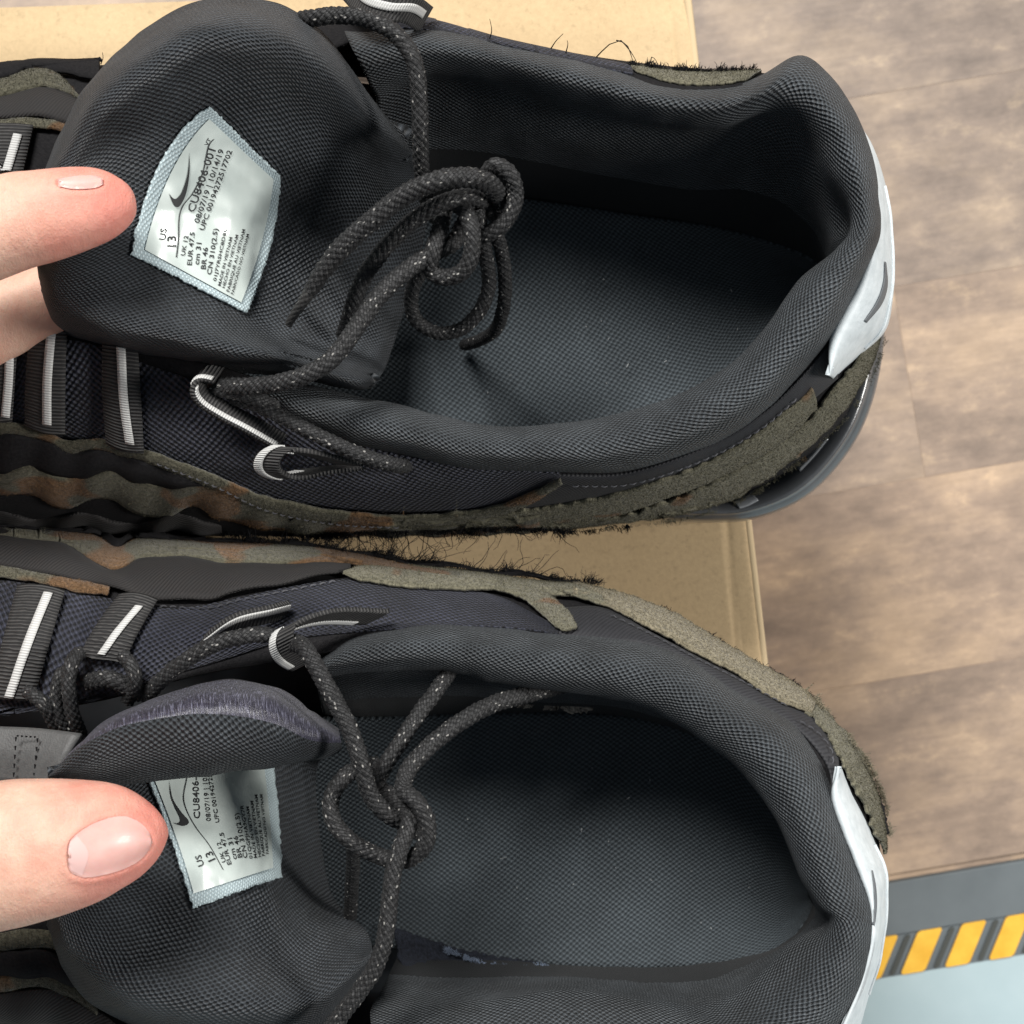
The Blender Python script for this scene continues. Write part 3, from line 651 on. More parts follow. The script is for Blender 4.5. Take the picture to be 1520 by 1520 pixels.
B['tongue'] = [
 [(72,1372,.098),(70,1340,.108),(75,1290,.110),(80,1240,.110),(80,1195,.108),(74,1170,.112),(71,1160,.117),(73,1150,.117),(80,1146,.098)],
 [(98,1450,.085),(110,1412,.104),(140,1340,.106),(160,1270,.102),(165,1140,.096),(150,1168,.112),(146,1130,.122),(145,1085,.122),(152,1074,.094)],
 [(165,1508,.080),(185,1468,.104),(215,1370,.100),(245,1280,.096),(240,1100,.084),(240,1158,.108),(238,1110,.122),(245,1045,.120),(252,1030,.090)],
 [(280,1555,.078),(290,1500,.103),(305,1400,.097),(325,1290,.090),(320,1085,.074),(320,1148,.106),(325,1100,.121),(330,1030,.118),(337,1011,.088)],
 [(400,1565,.076),(400,1500,.100),(395,1410,.090),(392,1300,.080),(385,1090,.064),(400,1138,.102),(405,1100,.116),(405,1038,.112),(412,1020,.085)],
 [(485,1520,.074),(475,1480,.095),(460,1400,.078),(435,1300,.062),(430,1110,.052),(460,1128,.094),(460,1105,.106),(457,1068,.104),(462,1052,.080)],
 [(540,1445,.070),(550,1420,.082),(545,1385,.066),(490,1320,.046),(470,1150,.042),(503,1116,.084),(508,1103,.092),(506,1090,.090),(505,1080,.070)]]
B['tongue_split'] = 0.80; B['label_v'] = 0.50
B['lab_c'] = [(285,1348),(186,1090),(394,1075),(412,1303)]; B['lab_ctrl'] = [(6,0),(3,0)]; B['lab_aspect'] = 2.0
B['film'] = (0.075, 0.97, 0.06, 0.94)
sneaker(B)

def px_text(D, tree, V, Fc, body, z0, z1, hs=1.0):
    """print a line of text on the film: baseline from z0 to z1 (photo px)"""
    v, f = text_mesh(body, 1.0, bold=0.010)
    xs = [q[0] for q in v]; x0, x1 = min(xs), max(xs)
    d = np.array(z1, float) - np.array(z0, float); L = np.linalg.norm(d); d /= L; up = np.array((d[1], -d[0]))
    k = L / (x1 - x0); k0 = len(V)
    for (x, y, z) in v:
        q = np.array(z0) + d * (x - x0) * k + up * y * k * hs
        V.append(tuple(drop(tree, q[0], q[1], 0.00018, 0.1)))
    Fc.extend([tuple(k0 + i for i in q) for q in f])

def size_label(D):
    c, ctrl, tr = D['lab_c'], D['lab_ctrl'], D['ttree']
    n = 60; G = np.array([[drop(tr, *quad_map(c, ctrl, i / n, j / n), 0.0012, 0.1) for j in range(n + 1)] for i in range(n + 1)])
    for e in (G[0], G[-1], G[:, 0], G[:, -1]): e += rng.normal(0, 0.00013, (n + 1, 3))
    lab = grid('size_label', G, M['label_cloth'], D['root'], thick=0.0007, toff=-1)
    gt = bvh(G); s0, s1, t0, t1 = D['film']; n = 50
    def lift(i, j):
        a, b = i / n, j / n
        e = min(1, 6 * a, 6 * (1 - a)) * min(1, 6 * b, 6 * (1 - b))
        return 0.0004 + 0.0005 * e + e * D['crumple'] * (math.sin(9 * a + 4 * b) * math.sin(7 * b - 3 * a) + 0.5 * math.sin(17 * a - 11 * b))
    G2 = np.array([[drop(gt, *quad_map(c, ctrl, s0 + (s1 - s0) * i / n, t0 + (t1 - t0) * j / n), lift(i, j), 0.1) for j in range(n + 1)] for i in range(n + 1)])
    grid('label_film', G2, M['label_film'], lab)
    ft = bvh(G2); zx, zy, zk = D['zoom']
    Z = lambda q: (zx + q[0] / zk, zy + q[1] / zk)
    V, Fc = [], []
    for (body, a, b, hs) in D['text']: px_text(D, ft, V, Fc, body, Z(a), Z(b), hs)
    me = bpy.data.meshes.new('printed_text'); me.from_pydata(V, [], Fc); link('printed_text', me, M['ink'], lab)
    def band_mesh(name, a, b):
        V, Fc = [], []; ea = ev([(*Z(q), 0) for q in a], 44); eb = ev([(*Z(q), 0) for q in b], 44)
        for i in range(44):
            for e in (ea, eb): V.append(tuple(drop(ft, e[i, 0], e[i, 1], 0.0002, 0.1)))
            if i: Fc.append((2 * i - 2, 2 * i - 1, 2 * i + 1, 2 * i))
        me = bpy.data.meshes.new(name); me.from_pydata(V, [], Fc); return link(name, me, M['ink'], lab)
    band_mesh('printed_rule', [(x - 3.5, y) for x, y in D['rule']], [(x + 3.5, y) for x, y in D['rule']])
    band_mesh('printed_mark', D['mark_a'], D['mark_b'])
    return lab

A['zoom'] = (170, 130, 4.222); A['crumple'] = 0.00010
A['text'] = [('US', (318, 958), (328, 886), 0.85), ('13', (385, 998), (384, 930), 0.85), ('VT', (583, 368), (606, 324), 0.8),
 ('CU8406-001', (499, 785), (634, 392), 0.82), ('08/07/19 | 10/14/19', (529, 852), (686, 392), 0.8), ('UPC 00194272517702', (560, 897), (738, 398), 0.8),
 ('UK 12', (440, 1055), (462, 930), 0.75), ('EUR 47.5', (483, 1115), (502, 908), 0.75), ('cm 31', (528, 1112), (545, 975), 0.75), ('BR 46', (570, 1140), (585, 1004), 0.75),
 ('CN 310(2.5)', (606, 1175), (648, 885), 0.72), ('01J7YRSHC8D8C', (636, 1215), (706, 880), 0.62), ('MADE IN VIETNAM', (664, 1245), (738, 940), 0.72), ('HECHO EN VIETNAM', (690, 1258), (775, 925), 0.72),
 ('FABRIQUE AU VIETNAM', (718, 1282), (818, 890), 0.72), ('FABRICADO NO VIETNAM', (744, 1298), (842, 920), 0.72)]
A['rule'] = [(622, 322), (592, 358), (572, 440), (550, 540), (490, 660), (428, 740), (403, 820), (400, 950), (387, 1065)]
A['mark_a'] = [(470, 405), (468, 540), (447, 660), (412, 735), (385, 748), (362, 720), (340, 662)]
A['mark_b'] = [(470, 405), (456, 540), (422, 650), (393, 690), (375, 697), (357, 685), (340, 662)]
B['zoom'] = (180, 1120, 5.846); B['crumple'] = 0.00022
B['text'] = [('US', (718, 960), (688, 868), 0.85), ('13', (815, 910), (782, 836), 0.85), ('CU8406-001', (684, 558), (662, 70), 0.8), ('08/07/19 | 10/14/19', (778, 580), (728, 20), 0.78), ('UPC 0019427251', (852, 590), (778, 150), 0.78)]
for body, x0, y0, L_, t_ in (('UK 12', 905, 932, 180, .36), ('EUR 47.5', 955, 952, 285, .42), ('cm 31', 1002, 908, 190, .48), ('BR 46', 1048, 892, 190, .53), ('CN 310(2.5)', 1094, 895, 395, .59), ('01QGPJHA9GY7R', 1138, 902, 470, .66), ('MADE IN VIETNAM', 1176, 896, 450, .72), ('HECHO EN VIETNAM', 1211, 888, 490, .78), ('FABRIQUE AU VIETNAM', 1245, 880, 535, .84), ('FABRICADO NO VIETNAM', 1278, 864, 520, .90)):
    d_ = np.array((-0.36, -0.93)) * (1 - t_) + np.array((-0.08, -1.0)) * t_; d_ /= np.linalg.norm(d_)
    B['text'].append((body, (x0, y0), (x0 + d_[0] * L_, y0 + d_[1] * L_), 0.68))
B['rule'] = [(590, 130), (560, 250), (540, 380), (572, 500), (650, 640), (762, 790), (882, 1000)]
B['mark_a'] = [(415, 225), (445, 380), (512, 490), (575, 565), (582, 600), (540, 622), (490, 612), (450, 592)]
B['mark_b'] = [(415, 225), (428, 360), (470, 470), (508, 550), (510, 585), (490, 598), (470, 598), (450, 592)]
size_label(A); size_label(B)


PT = {}
k = NT('heel_print'); k.col((0.10, 0.11, 0.12)); k.set(Roughness=0.5)
def heel_panel(root, st, dz=0.0):
    """moulded pale panel round the back of the heel"""
    secs = []
    for (a, b) in st:
        a = np.array(a, float); b = np.array(b, float); d_ = b - a
        secs.append([P(*(a - d_ * 0.05), .0845), P(*(a + d_ * 0.15), .0855), P(*(a + d_ * 0.45), .0825), P(*(a + d_ * 0.78), .0760), P(*b, .0660), P(*(b + d_ * 0.02), .054)])
    for q in secs:
        for w_ in q: w_[2] += dz
    G_ = loftG(secs, 110, 18); G_ = G_ + gnormals(G_) * (snoise(110, 18, 20, 5) * 0.00012)[..., None]
    hp = grid('heel_panel', G_, M['heel_panel'], root, thick=0.0012, toff=-1, face='out')
    PT[root.name] = bvh(G_)
    # raised welt along the panel
    t_ = int(18 * 0.62); p = G_[30:95, t_] + np.array((0, 0, 0.0002)); tt, nn, bb = frame_path(p); th = np.linspace(0, 2 * math.pi, 9)
    W_ = p[:, None] + nn[:, None] * (0.0005 * np.cos(th))[None, :, None] + bb[:, None] * (0.0005 * np.sin(th))[None, :, None]
    grid('heel_welt', W_, M['heel_panel'], hp)

# ------------------------------------------------------------------ overlays of the upper sneaker
tA, rA = A['tree'], A['root']
def ov(D, name, ea, eb, matn, **kw): return strip(name, D['tree'], ea, eb, M[matn], D['root'], **kw)
ov(A, 'mesh_panel', [(0,515),(110,505),(230,545),(330,580),(420,625),(520,655),(600,676),(700,692),(830,700)], [(0,640),(110,650),(230,690),(330,722),(420,742),(520,755),(620,758),(730,748),(835,712)], 'side_mesh', off=0.0006, bulge=0.0004, n=110, m=20)
ov(A, 'side_panel', [(820,703),(930,700),(1050,660),(1130,612),(1190,555),(1238,500)], [(760,760),(900,738),(1050,690),(1140,640),(1205,590),(1240,560)], 'ripstop', off=0.0007, bulge=0.0006, n=80, m=10)
ov(A, 'suede_overlay', [(-120,618),(0,619),(60,630),(100,646),(150,645),(220,662),(300,690),(400,730),(500,750),(600,757),(700,749),(765,731),(830,701)], [(-120,640),(0,638),(70,647),(105,666),(150,661),(230,682),(292,708),(400,752),(500,770),(600,774),(700,767),(770,746),(836,708)], 'suede_camo', off=0.0019, bulge=0.0006, n=260, m=8, jit=0.5)
ov(A, 'cloth_layer', [(-120,640),(0,636),(70,645),(110,662),(160,660),(230,680),(300,706)], [(-120,695),(0,694),(60,690),(110,704),(160,696),(230,714),(305,714)], 'black_cloth', off=0.0020, bulge=0.0008, n=120, m=8, waver=0.0004)
ov(A, 'suede_overlay', [(-120,690),(0,690),(50,683),(105,702),(150,690),(190,692),(240,713),(290,704),(340,716),(420,745),(520,766),(620,770),(720,764),(800,752)], [(-120,735),(0,724),(55,728),(100,746),(140,729),(180,738),(235,760),(285,741),(330,760),(420,778),(520,785),(620,787),(720,787),(800,780)], 'suede_camo', off=0.0021, bulge=0.0005, n=260, m=10, jit=0.5, waver=0.0003)
ov(A, 'cloth_layer', [(-120,735),(0,724),(55,726),(100,744),(140,728),(180,736),(235,758),(285,740),(330,757),(420,776),(520,782),(640,786)], [(-120,790),(0,785),(100,788),(200,790),(300,787),(420,792),(520,794),(640,792)], 'black_cloth', off=0.0012, bulge=0.0008, n=140, m=8)
ov(A, 'suede_overlay', [(690,757),(780,748),(860,735),(950,713),(1050,675),(1120,634),(1165,600),(1200,572)], [(690,782),(800,778),(880,764),(960,740),(1050,706),(1110,676),(1160,645),(1205,600)], 'suede', off=0.0019, bulge=0.0005, n=220, m=10, jit=0.5)
ov(A, 'suede_overlay', [(800,776),(900,764),(980,741),(1060,707),(1130,668),(1190,622),(1240,566),(1285,508),(1306,478)], [(800,784),(900,771),(1000,760),(1080,737),(1150,694),(1210,646),(1255,594),(1292,538),(1308,500)], 'suede', off=0.0014, bulge=0.0005, n=240, m=10, jit=1.0, zg=0.045)
heel_panel(rA, [((1248,150),(1258,158)),((1278,215),(1297,222)),((1292,262),(1313,274)),((1299,320),(1323,335)),((1291,376),(1326,400)),((1271,426),(1323,450)),((1250,466),(1312,490)),((1234,503),(1284,521)),((1231,556),(1237,563))])
k = NT('sole_window'); k.col((0.20, 0.21, 0.22)); k.set(Roughness=0.18, Coat_Weight=0.6)
strip('sole_window', A['mtree'], [(1088,744),(1100,738),(1112,731)], [(1098,756),(1112,751),(1126,743)], M['sole_window'], rA, off=0.0003, bulge=0.0002, thick=0.0004, n=20, m=6, zg=0.025)
strip('sole_window', A['mtree'], [(1178,690),(1200,668),(1220,644)], [(1188,700),(1210,677),(1230,652)], M['sole_window'], rA, off=0.0003, bulge=0.0002, thick=0.0004, n=20, m=6, zg=0.025)
ov(A, 'cloth_layer', [(-120,752),(0,748),(60,760),(120,750),(200,766),(260,752),(330,768)], [(-120,774),(0,770),(60,783),(120,774),(200,788),(260,777),(330,786)], 'twill', off=0.0024, bulge=0.0010, n=120, m=8, jit=0.4, waver=0.0005)
# far side of the upper sneaker
ov(A, 'suede_overlay', [(930,98),(1000,108),(1070,110),(1130,108)], [(940,108),(1000,125),(1060,128),(1110,122)], 'suede', off=0.0008, bulge=0.0003, n=80, m=6, jit=0.5, zg=0.07)
ov(A, 'mesh_panel', [(560,22),(640,30),(740,58),(850,82),(930,98)], [(560,42),(640,48),(740,74),(850,96),(940,112)], 'side_mesh', off=0.0006, bulge=0.0005, n=80, m=6, zg=0.08)
ov(A, 'suede_overlay', [(-100,130),(0,126),(49,112),(82,115),(112,140)], [(-100,158),(0,153),(60,139),(99,146),(125,160)], 'suede_camo', off=0.0019, bulge=0.0008, n=90, m=8, jit=0.5)
ov(A, 'cloth_layer', [(-100,158),(0,153),(60,139),(99,146),(130,160)], [(-100,188),(0,184),(60,180),(100,190),(140,200)], 'twill', off=0.0018, bulge=0.0008, n=70, m=8)
ov(A, 'suede_overlay', [(-100,190),(0,185),(45,181),(92,187),(130,200)], [(-100,206),(0,204),(56,197),(92,200),(130,215)], 'suede_camo', off=0.0016, bulge=0.0006, n=80, m=6, jit=0.6)
ov(A, 'cloth_layer', [(-100,100),(0,103),(60,98),(110,97),(152,92)], [(-100,130),(0,127),(49,113),(85,116),(152,130)], 'black_cloth', off=0.0020, bulge=0.0008, n=90, m=6, jit=0.6)
strap(A, [(-40,200),(-55,268)], [(56,196),(40,266)], [(27,200),(8,262)])
strap(A, [(53,480),(45,560),(43,624)], [(106,480),(104,560),(102,636)], [(79,470),(71,560),(70,630)])
strap(A, [(158,505),(158,580),(163,648)], [(211,510),(216,590),(220,662)], [(180,515),(184,590),(193,658)])
strap(A, [(-20,500),(-22,560),(-30,615)], [(35,500),(30,560),(25,618)], [(15,500),(13,560),(8,618)])
ribbon(A, [(325,558,.096),(302,555,.098),(292,570,.098),(302,590,.096),(332,610,.093),(374,632,.090),(418,657,.085)], (0.0016,0.0036,-0.0030), stripe=(0.05,0.30,0.04,0.98))
ribbon(A, [(520,694,.082),(470,700,.083),(430,708,.084),(402,700,.087),(396,684,.090),(412,668,.0915),(450,670,.091),(520,688,.086)], (0.0062,-0.0005,0.0012), stripe=(0.05,0.38,0.22,0.72))
# loop behind the far collar
ribbon(A, [(520,-20,.088),(545,5,.094),(575,14,.096),(608,14,.094),(630,28,.086)], (0.0035,0.0055,0.0015), stripe=(0.45,0.75,0.0,0.9))
# laces of the upper sneaker
lace('lace', P3([(430,70,.085),(440,35,.094),(470,26,.099),(515,23,.101),(558,33,.103),(592,55,.104),(615,92,.104),(622,140,.102),(624,200,.098),(626,252,.092),(635,300,.085),(655,335,.078)]), rA, 0.0021)
lace('lace', P3([(745,330,.082),(742,300,.092),(728,275,.101),(695,263,.106),(650,268,.108),(600,290,.107),(555,325,.105),(510,365,.102),(478,405,.099),(461,432,.097)]), rA, 0.0025, ([0,.3,.85,1],[.9,1,1.05,.75]))
lace('lace_tip', P3([(463,428,.0972),(452,445,.096),(440,462,.094),(428,482,.091)]), rA, 0.0017, ([0,.3,1],[1,.8,.55]), mats=M['lace_tip'])
lace('lace', P3([(735,320,.080),(722,303,.092),(695,292,.099),(655,302,.101),(610,330,.099),(570,370,.096),(540,412,.092),(525,450,.088),(510,500,.080)]), rA, 0.0021)
lace('lace', P3([(700,300,.088),(690,330,.092),(672,360,.094),(635,380,.097),(595,408,.100),(558,445,.102),(525,492,.104),(490,535,.105),(445,560,.104),(390,572,.101),(340,573,.097),(312,568,.090)]), rA, 0.0022)
lace('lace', P3([(725,300,.090),(722,265,.096),(735,246,.099),(756,258,.099),(765,285,.097),(758,315,.096),(740,338,.095),(715,350,.093),(690,345,.090)]), rA, 0.0022)
lace('lace', P3([(660,310,.093),(652,345,.097),(642,375,.098),(640,400,.096),(660,412,.096),(688,402,.098),(700,375,.100),(700,340,.101),(688,310,.099),(668,300,.096)]), rA, 0.0021)
lace('lace', P3([(640,385,.090),(618,415,.085),(610,450,.079),(622,480,.076),(655,495,.074),(690,485,.075),(716,455,.078),(726,420,.082),(722,385,.087),(715,345,.093),(708,310,.095)]), rA, 0.0019)
lace('lace', P3([(735,340,.092),(746,380,.086),(750,425,.080),(746,462,.072),(735,490,.062),(712,505,.048),(690,512,.034)]), rA, 0.0018)
lace('lace', P3([(345,590,.092),(380,600,.094),(425,622,.094),(475,648,.094),(530,673,.092),(585,690,.086),(618,690,.074)]), rA, 0.0019)
lace('lace', P3([(300,575,.090),(335,580,.096),(375,590,.096),(410,605,.092)]), rA, 0.0018)

# ------------------------------------------------------------------ overlays of the lower sneaker
rB = B['root']
ov(B, 'mesh_panel', [(-60,1050),(100,1060),(230,1010),(330,980),(430,950),(520,940),(600,935),(700,931),(780,936),(838,945)], [(-60,862),(60,868),(160,890),(260,905),(340,893),(430,874),(520,862),(620,872),(730,885),(800,918)], 'side_mesh', off=0.0006, bulge=0.0004, n=110, m=22)
ov(B, 'side_panel', [(828,905),(900,905),(960,938),(1030,975),(1100,1010),(1160,1045),(1205,1062),(1242,1122)], [(830,948),(900,955),(955,958),(1016,980),(1085,1028),(1172,1076),(1222,1130),(1234,1180)], 'ripstop', off=0.0006, bulge=0.0006, n=90, m=10)
ov(B, 'cloth_layer', [(-120,742),(0,758),(80,765),(150,795),(175,812),(210,798),(300,797),(400,797),(500,808),(620,834),(740,852),(860,868)], [(-120,775),(0,770),(66,777),(115,790),(150,810),(176,824),(206,810),(300,808),(400,810),(500,823),(620,850),(740,864),(860,876)], 'black_cloth', off=0.0026, bulge=0.0010, n=160, m=6, jit=0.5, waver=0.0005, zg=0.05)
ov(B, 'suede_overlay', [(-120,765),(0,769),(66,776),(115,789),(148,808),(174,823),(204,809),(247,805),(329,808),(420,814),(500,824),(600,850),(680,862)], [(-120,792),(0,796),(82,815),(132,838),(164,855),(187,853),(214,838),(263,838),(362,848),(440,847),(510,846),(600,864),(680,874)], 'suede_camo', off=0.0022, bulge=0.0008, n=260, m=10, jit=0.5)
ov(B, 'cloth_layer', [(-120,794),(0,796),(82,815),(132,838),(164,856),(187,854),(214,838),(263,838),(362,848),(440,848),(515,850)], [(-120,842),(0,848),(59,859),(141,875),(171,883),(230,898),(309,898),(345,889),(430,874),(480,864),(520,858)], 'twill', off=0.0022, bulge=0.0012, n=120, m=10, waver=0.0003)
ov(B, 'suede_overlay', [(-120,842),(0,847),(59,858),(120,868),(165,878)], [(-120,858),(0,864),(55,872),(110,884),(163,890)], 'suede_camo', off=0.0019, bulge=0.0005, n=100, m=6, jit=0.6)
ov(B, 'suede_overlay', [(508,861),(531,851),(580,847),(630,848),(680,853),(729,861),(795,872),(860,876),(915,890)], [(508,863),(530,869),(584,878),(630,882),(680,884),(729,884),(780,894),(840,893),(900,908)], 'suede', off=0.0020, bulge=0.0008, n=180, m=10, jit=0.5)
ov(B, 'suede_overlay', [(735,868),(790,878),(822,900),(845,922),(856,942)], [(735,884),(775,899),(800,920),(820,938),(838,946)], 'suede', off=0.0022, bulge=0.0005, n=90, m=8, jit=0.5)
ov(B, 'suede_overlay', [(850,874),(909,887),(982,912),(1047,949),(1113,988),(1179,1026),(1202,1050)], [(850,884),(899,909),(965,942),(1031,978),(1097,1012),(1135,1040),(1199,1066)], 'suede_light', off=0.0019, bulge=0.0010, n=220, m=10, jit=0.5)
ov(B, 'suede_overlay', [(1190,1030),(1232,1074),(1271,1123),(1301,1186),(1316,1240),(1314,1256)], [(1192,1062),(1210,1080),(1240,1128),(1264,1175),(1290,1230),(1306,1264)], 'suede', off=0.0016, bulge=0.0005, n=140, m=8, jit=1.1, zg=0.05)
heel_panel(rB, [((1239,1134),(1246,1138)),((1231,1178),(1271,1190)),((1249,1236),(1293,1246)),((1271,1292),(1310,1284)),((1286,1340),(1312,1326)),((1288,1384),(1308,1376)),((1282,1420),(1300,1421)),((1268,1463),(1286,1468)),((1243,1520),(1268,1530))], 0.0035)
ov(B, 'suede_overlay', [(-100,1380),(0,1380),(40,1374),(85,1378),(115,1395)], [(-100,1404),(0,1405),(53,1402),(85,1405),(125,1425)], 'suede_camo', off=0.0015, bulge=0.0010, n=80, m=8, jit=0.5)
ov(B, 'cloth_layer', [(-100,1406),(0,1407),(60,1404),(130,1425)], [(-100,1440),(0,1443),(70,1446),(170,1470)], 'black_cloth', off=0.0018, bulge=0.0014, n=70, m=8, waver=0.0004)
ov(B, 'suede_overlay', [(-100,1436),(0,1440),(60,1436),(100,1450),(150,1480)], [(-100,1462),(0,1466),(55,1458),(100,1470),(150,1500)], 'suede_camo', off=0.0016, bulge=0.0006, n=80, m=6, jit=0.5)
ov(B, 'cloth_layer', [(-100,1462),(0,1468),(60,1460),(110,1474),(190,1520)], [(-100,1500),(0,1512),(80,1515),(150,1535),(210,1560)], 'twill', off=0.0018, bulge=0.0012, n=80, m=8, waver=0.0004)
strap(B, [(30,880),(10,960),(-10,1034)], [(100,888),(78,965),(55,1040)], [(72,880),(42,955),(14,1036)])
strap(B, [(180,894),(148,935),(122,976)], [(237,902),(214,940),(190,984)], [(207,900),(175,938),(151,972)], sw=5.5)
ribbon(B, [(425,905,.083),(398,912,.088),(345,925,.090),(305,952,.089),(282,978,.084)], (0.0020,0.0040,0.0038), stripe=(0.62,0.95,0.0,1.0))
ribbon(B, [(560,916,.085),(490,914,.092),(440,926,.096),(418,944,.097),(425,968,.094),(450,985,.088)], (0.0058,0.0030,0.0012), stripe=(0.02,0.30,0.1,0.95))
# grey tab under the folded tongue with its stitches
tab = grid('tongue_tab', loftG([P3([(-60,1076,.090),(0,1079,.091),(60,1082,.093),(122,1090,.096)]), P3([(-60,1115,.092),(0,1117,.093),(55,1120,.095),(100,1125,.098)]), P3([(-60,1160,.092),(0,1160,.093),(40,1160,.095),(84,1160,.098)])], 12, 16), M['grey_leather'], rB, thick=0.0014, toff=0)
for (x0, y0, x1, y1) in ((24,1092,20,1158),(24,1092,56,1094),(56,1094,50,1158)):
    for q in range(5):
        f0, f1 = q / 5 + 0.03, q / 5 + 0.13
        zz = 0.0962
        st = threads('stitch', [[P(x0 + (x1 - x0) * f0, y0 + (y1 - y0) * f0, zz), P(x0 + (x1 - x0) * f1, y0 + (y1 - y0) * f1, zz)]], M['thread_black'], tab, 0.0003); del st['kind']
# laces of the lower sneaker
lace('lace', P3([(430,952,.092),(452,962,.099),(472,995,.102),(497,1040,.104),(520,1085,.105),(535,1130,.105),(548,1175,.103),(570,1205,.101),(600,1222,.097),(620,1235,.090)]), rB, 0.0022)
lace('lace', P3([(700,950,.066),(676,984,.076),(650,1022,.086),(620,1062,.091),(592,1105,.094),(570,1140,.095),(560,1165,.092),(570,1190,.085)]), rB, 0.0020)
lace('lace', P3([(880,1005,.058),(832,1018,.069),(785,1030,.078),(730,1046,.086),(680,1074,.092),(635,1110,.096),(605,1145,.099),(600,1172,.101),(620,1192,.103),(634,1220,.103),(632,1252,.102),(608,1275,.100),(575,1274,.098),(535,1258,.098),(502,1230,.098),(490,1195,.097),(505,1160,.095),(530,1142,.092),(560,1135,.088)]), rB, 0.0022)
lace('lace', P3([(560,1170,.090),(585,1185,.095),(606,1205,.099),(606,1228,.102),(594,1260,.104),(583,1300,.105),(577,1350,.105),(571,1395,.105),(556,1438,.104),(527,1480,.103),(498,1518,.101),(470,1560,.098)]), rB, 0.0022)
lace('lace', P3([(525,1250,.088),(524,1285,.080),(522,1320,.070),(520,1360,.058)]), rB, 0.0018)
lace('lace', P3([(110,1000,.088),(92,1000,.092),(84,1030,.093),(88,1065,.092),(110,1095,.088)]), rB, 0.0018)
lace('lace', P3([(118,968,.090),(106,985,.094),(102,1020,.095),(108,1060,.093),(120,1090,.088)]), rB, 0.0018)
lace('lace', P3([(40,1026,.092),(55,1036,.094),(70,1052,.094),(84,1080,.090)]), rB, 0.0018)
lace('lace', P3([(182,972,.092),(196,990,.094),(200,1015,.093),(190,1040,.088)]), rB, 0.0018)
lace('lace', P3([(130,1012,.089),(160,1008,.092),(190,1018,.091),(210,1030,.088)]), rB, 0.0022)
lace('lace', P3([(215,1035,.088),(250,1000,.093),(300,965,.096),(345,948,.097),(390,942,.096),(430,950,.094)]), rB, 0.0020)
# worn edge of the lower insole

strip('heel_print', PT[rA.name], [(1312,388),(1310,420),(1300,448),(1282,476)], [(1314,390),(1316,424),(1307,452),(1285,479)], M['heel_print'], rA, off=0.0003, bulge=0.0, thick=0.0001, n=40, m=5, zg=0.07)
strip('heel_print', PT[rB.name], [(1293,1292),(1296,1318),(1297,1346),(1295,1372)], [(1294,1292),(1299,1318),(1300,1346),(1297,1374)], M['heel_print'], rB, off=0.0003, bulge=0.0, thick=0.0001, n=40, m=5, zg=0.07)
# visible stitching
k = NT('stitch_grey'); k.col((0.10, 0.10, 0.11)); k.set(Roughness=0.7)
def stitching(D, pts, off, dash=9, gap=5, tree='tree'):
    p = ev([(x, y, 0) for x, y in pts], 400); L = np.concatenate([[0], np.cumsum(np.linalg.norm(np.diff(p, axis=0), axis=1))]); sp = []; q = 0
    while q + dash < L[-1]:
        a_ = [np.interp(q, L, p[:, c]) for c in (0, 1)]; m_ = [np.interp(q + dash / 2, L, p[:, c]) for c in (0, 1)]; b_ = [np.interp(q + dash, L, p[:, c]) for c in (0, 1)]
        sp.append([drop(D[tree], *a_, off, 0.07), drop(D[tree], *m_, off + 0.00025, 0.07), drop(D[tree], *b_, off, 0.07)]); q += dash + gap
    threads('stitching', sp, M['stitch_grey'], D['root'], 0.00026)
stitching(A, [(850,712),(940,708),(1050,670),(1125,628),(1180,582)], 0.0016)
stitching(B, [(905,922),(960,948),(1030,985),(1100,1020),(1165,1056)], 0.0016)
stitching(B, [(1182,1078),(1208,1095),(1226,1120),(1226,1150)], 0.0018)
stitching(B, [(240,905),(310,908),(350,898),(430,882),(500,868)], 0.0012)
stitching(A, [(240,676),(320,706),(400,742),(500,761),(600,766)], 0.0030, 7, 5)
# worn lining, lint and fuzz inside the lower sneaker
k = NT('worn_lining'); ob = k.obj(); k.col(k.ramp(k.noise(900, ob, 3, 0.7), [(0.35, (0.05, 0.045, 0.04)), (0.6, (0.42, 0.36, 0.30))])); k.set(Roughness=0.95)
k = NT('blue_fuzz'); k.col((0.16, 0.20, 0.27)); k.set(Roughness=0.9)
k = NT('navy_terry'); v = k.uv(); k.col(k.ramp(k.noise(1.3, v, 4, 0.8), [(0.35, (0.004, 0.005, 0.009)), (0.7, (0.035, 0.043, 0.066))])); k.bump(k.noise(1.3, v, 4, 0.8), 1.0, 0.001); k.set(Roughness=0.95)
k = NT('lint'); k.col((0.30, 0.31, 0.31)); k.set(Roughness=0.9)
for ea, eb in (([(768,1042),(780,1038),(792,1042)], [(768,1047),(780,1050),(792,1046)]), ([(808,1046),(818,1044),(826,1047)], [(808,1051),(818,1054),(826,1051)]), ([(834,1048),(852,1045),(868,1050),(880,1049)], [(834,1054),(852,1058),(868,1056),(880,1054)])):
    a_ = ev([(x, y, 0) for x, y in ea], 24); b_ = ev([(x, y, 0) for x, y in eb], 24)
    G_ = np.array([[P(*(a_[i, :2] * (1 - j / 5) + b_[i, :2] * j / 5 + rng.normal(0, 0.6, 2)), 0.050 + rng.normal(0, 0.0002)) for j in range(6)] for i in range(24)])
    grid('worn_patch', G_, M['worn_lining'], rB, thick=0.0008)
G_ = loftG([P3([(585,1375,.036),(590,1410,.040),(600,1440,.046)]), P3([(640,1395,.035),(645,1425,.038),(650,1450,.046)]), P3([(700,1412,.034),(705,1430,.036),(705,1450,.044)]), P3([(770,1424,.034),(775,1434,.036),(775,1442,.040)]), P3([(812,1428,.033),(814,1432,.034),(816,1434,.036)])], 60, 16)
G_ = G_ + rng.normal(0, 0.00018, G_.shape)
grid('terry_lining', G_, M['navy_terry'], rB, thick=0.0008)
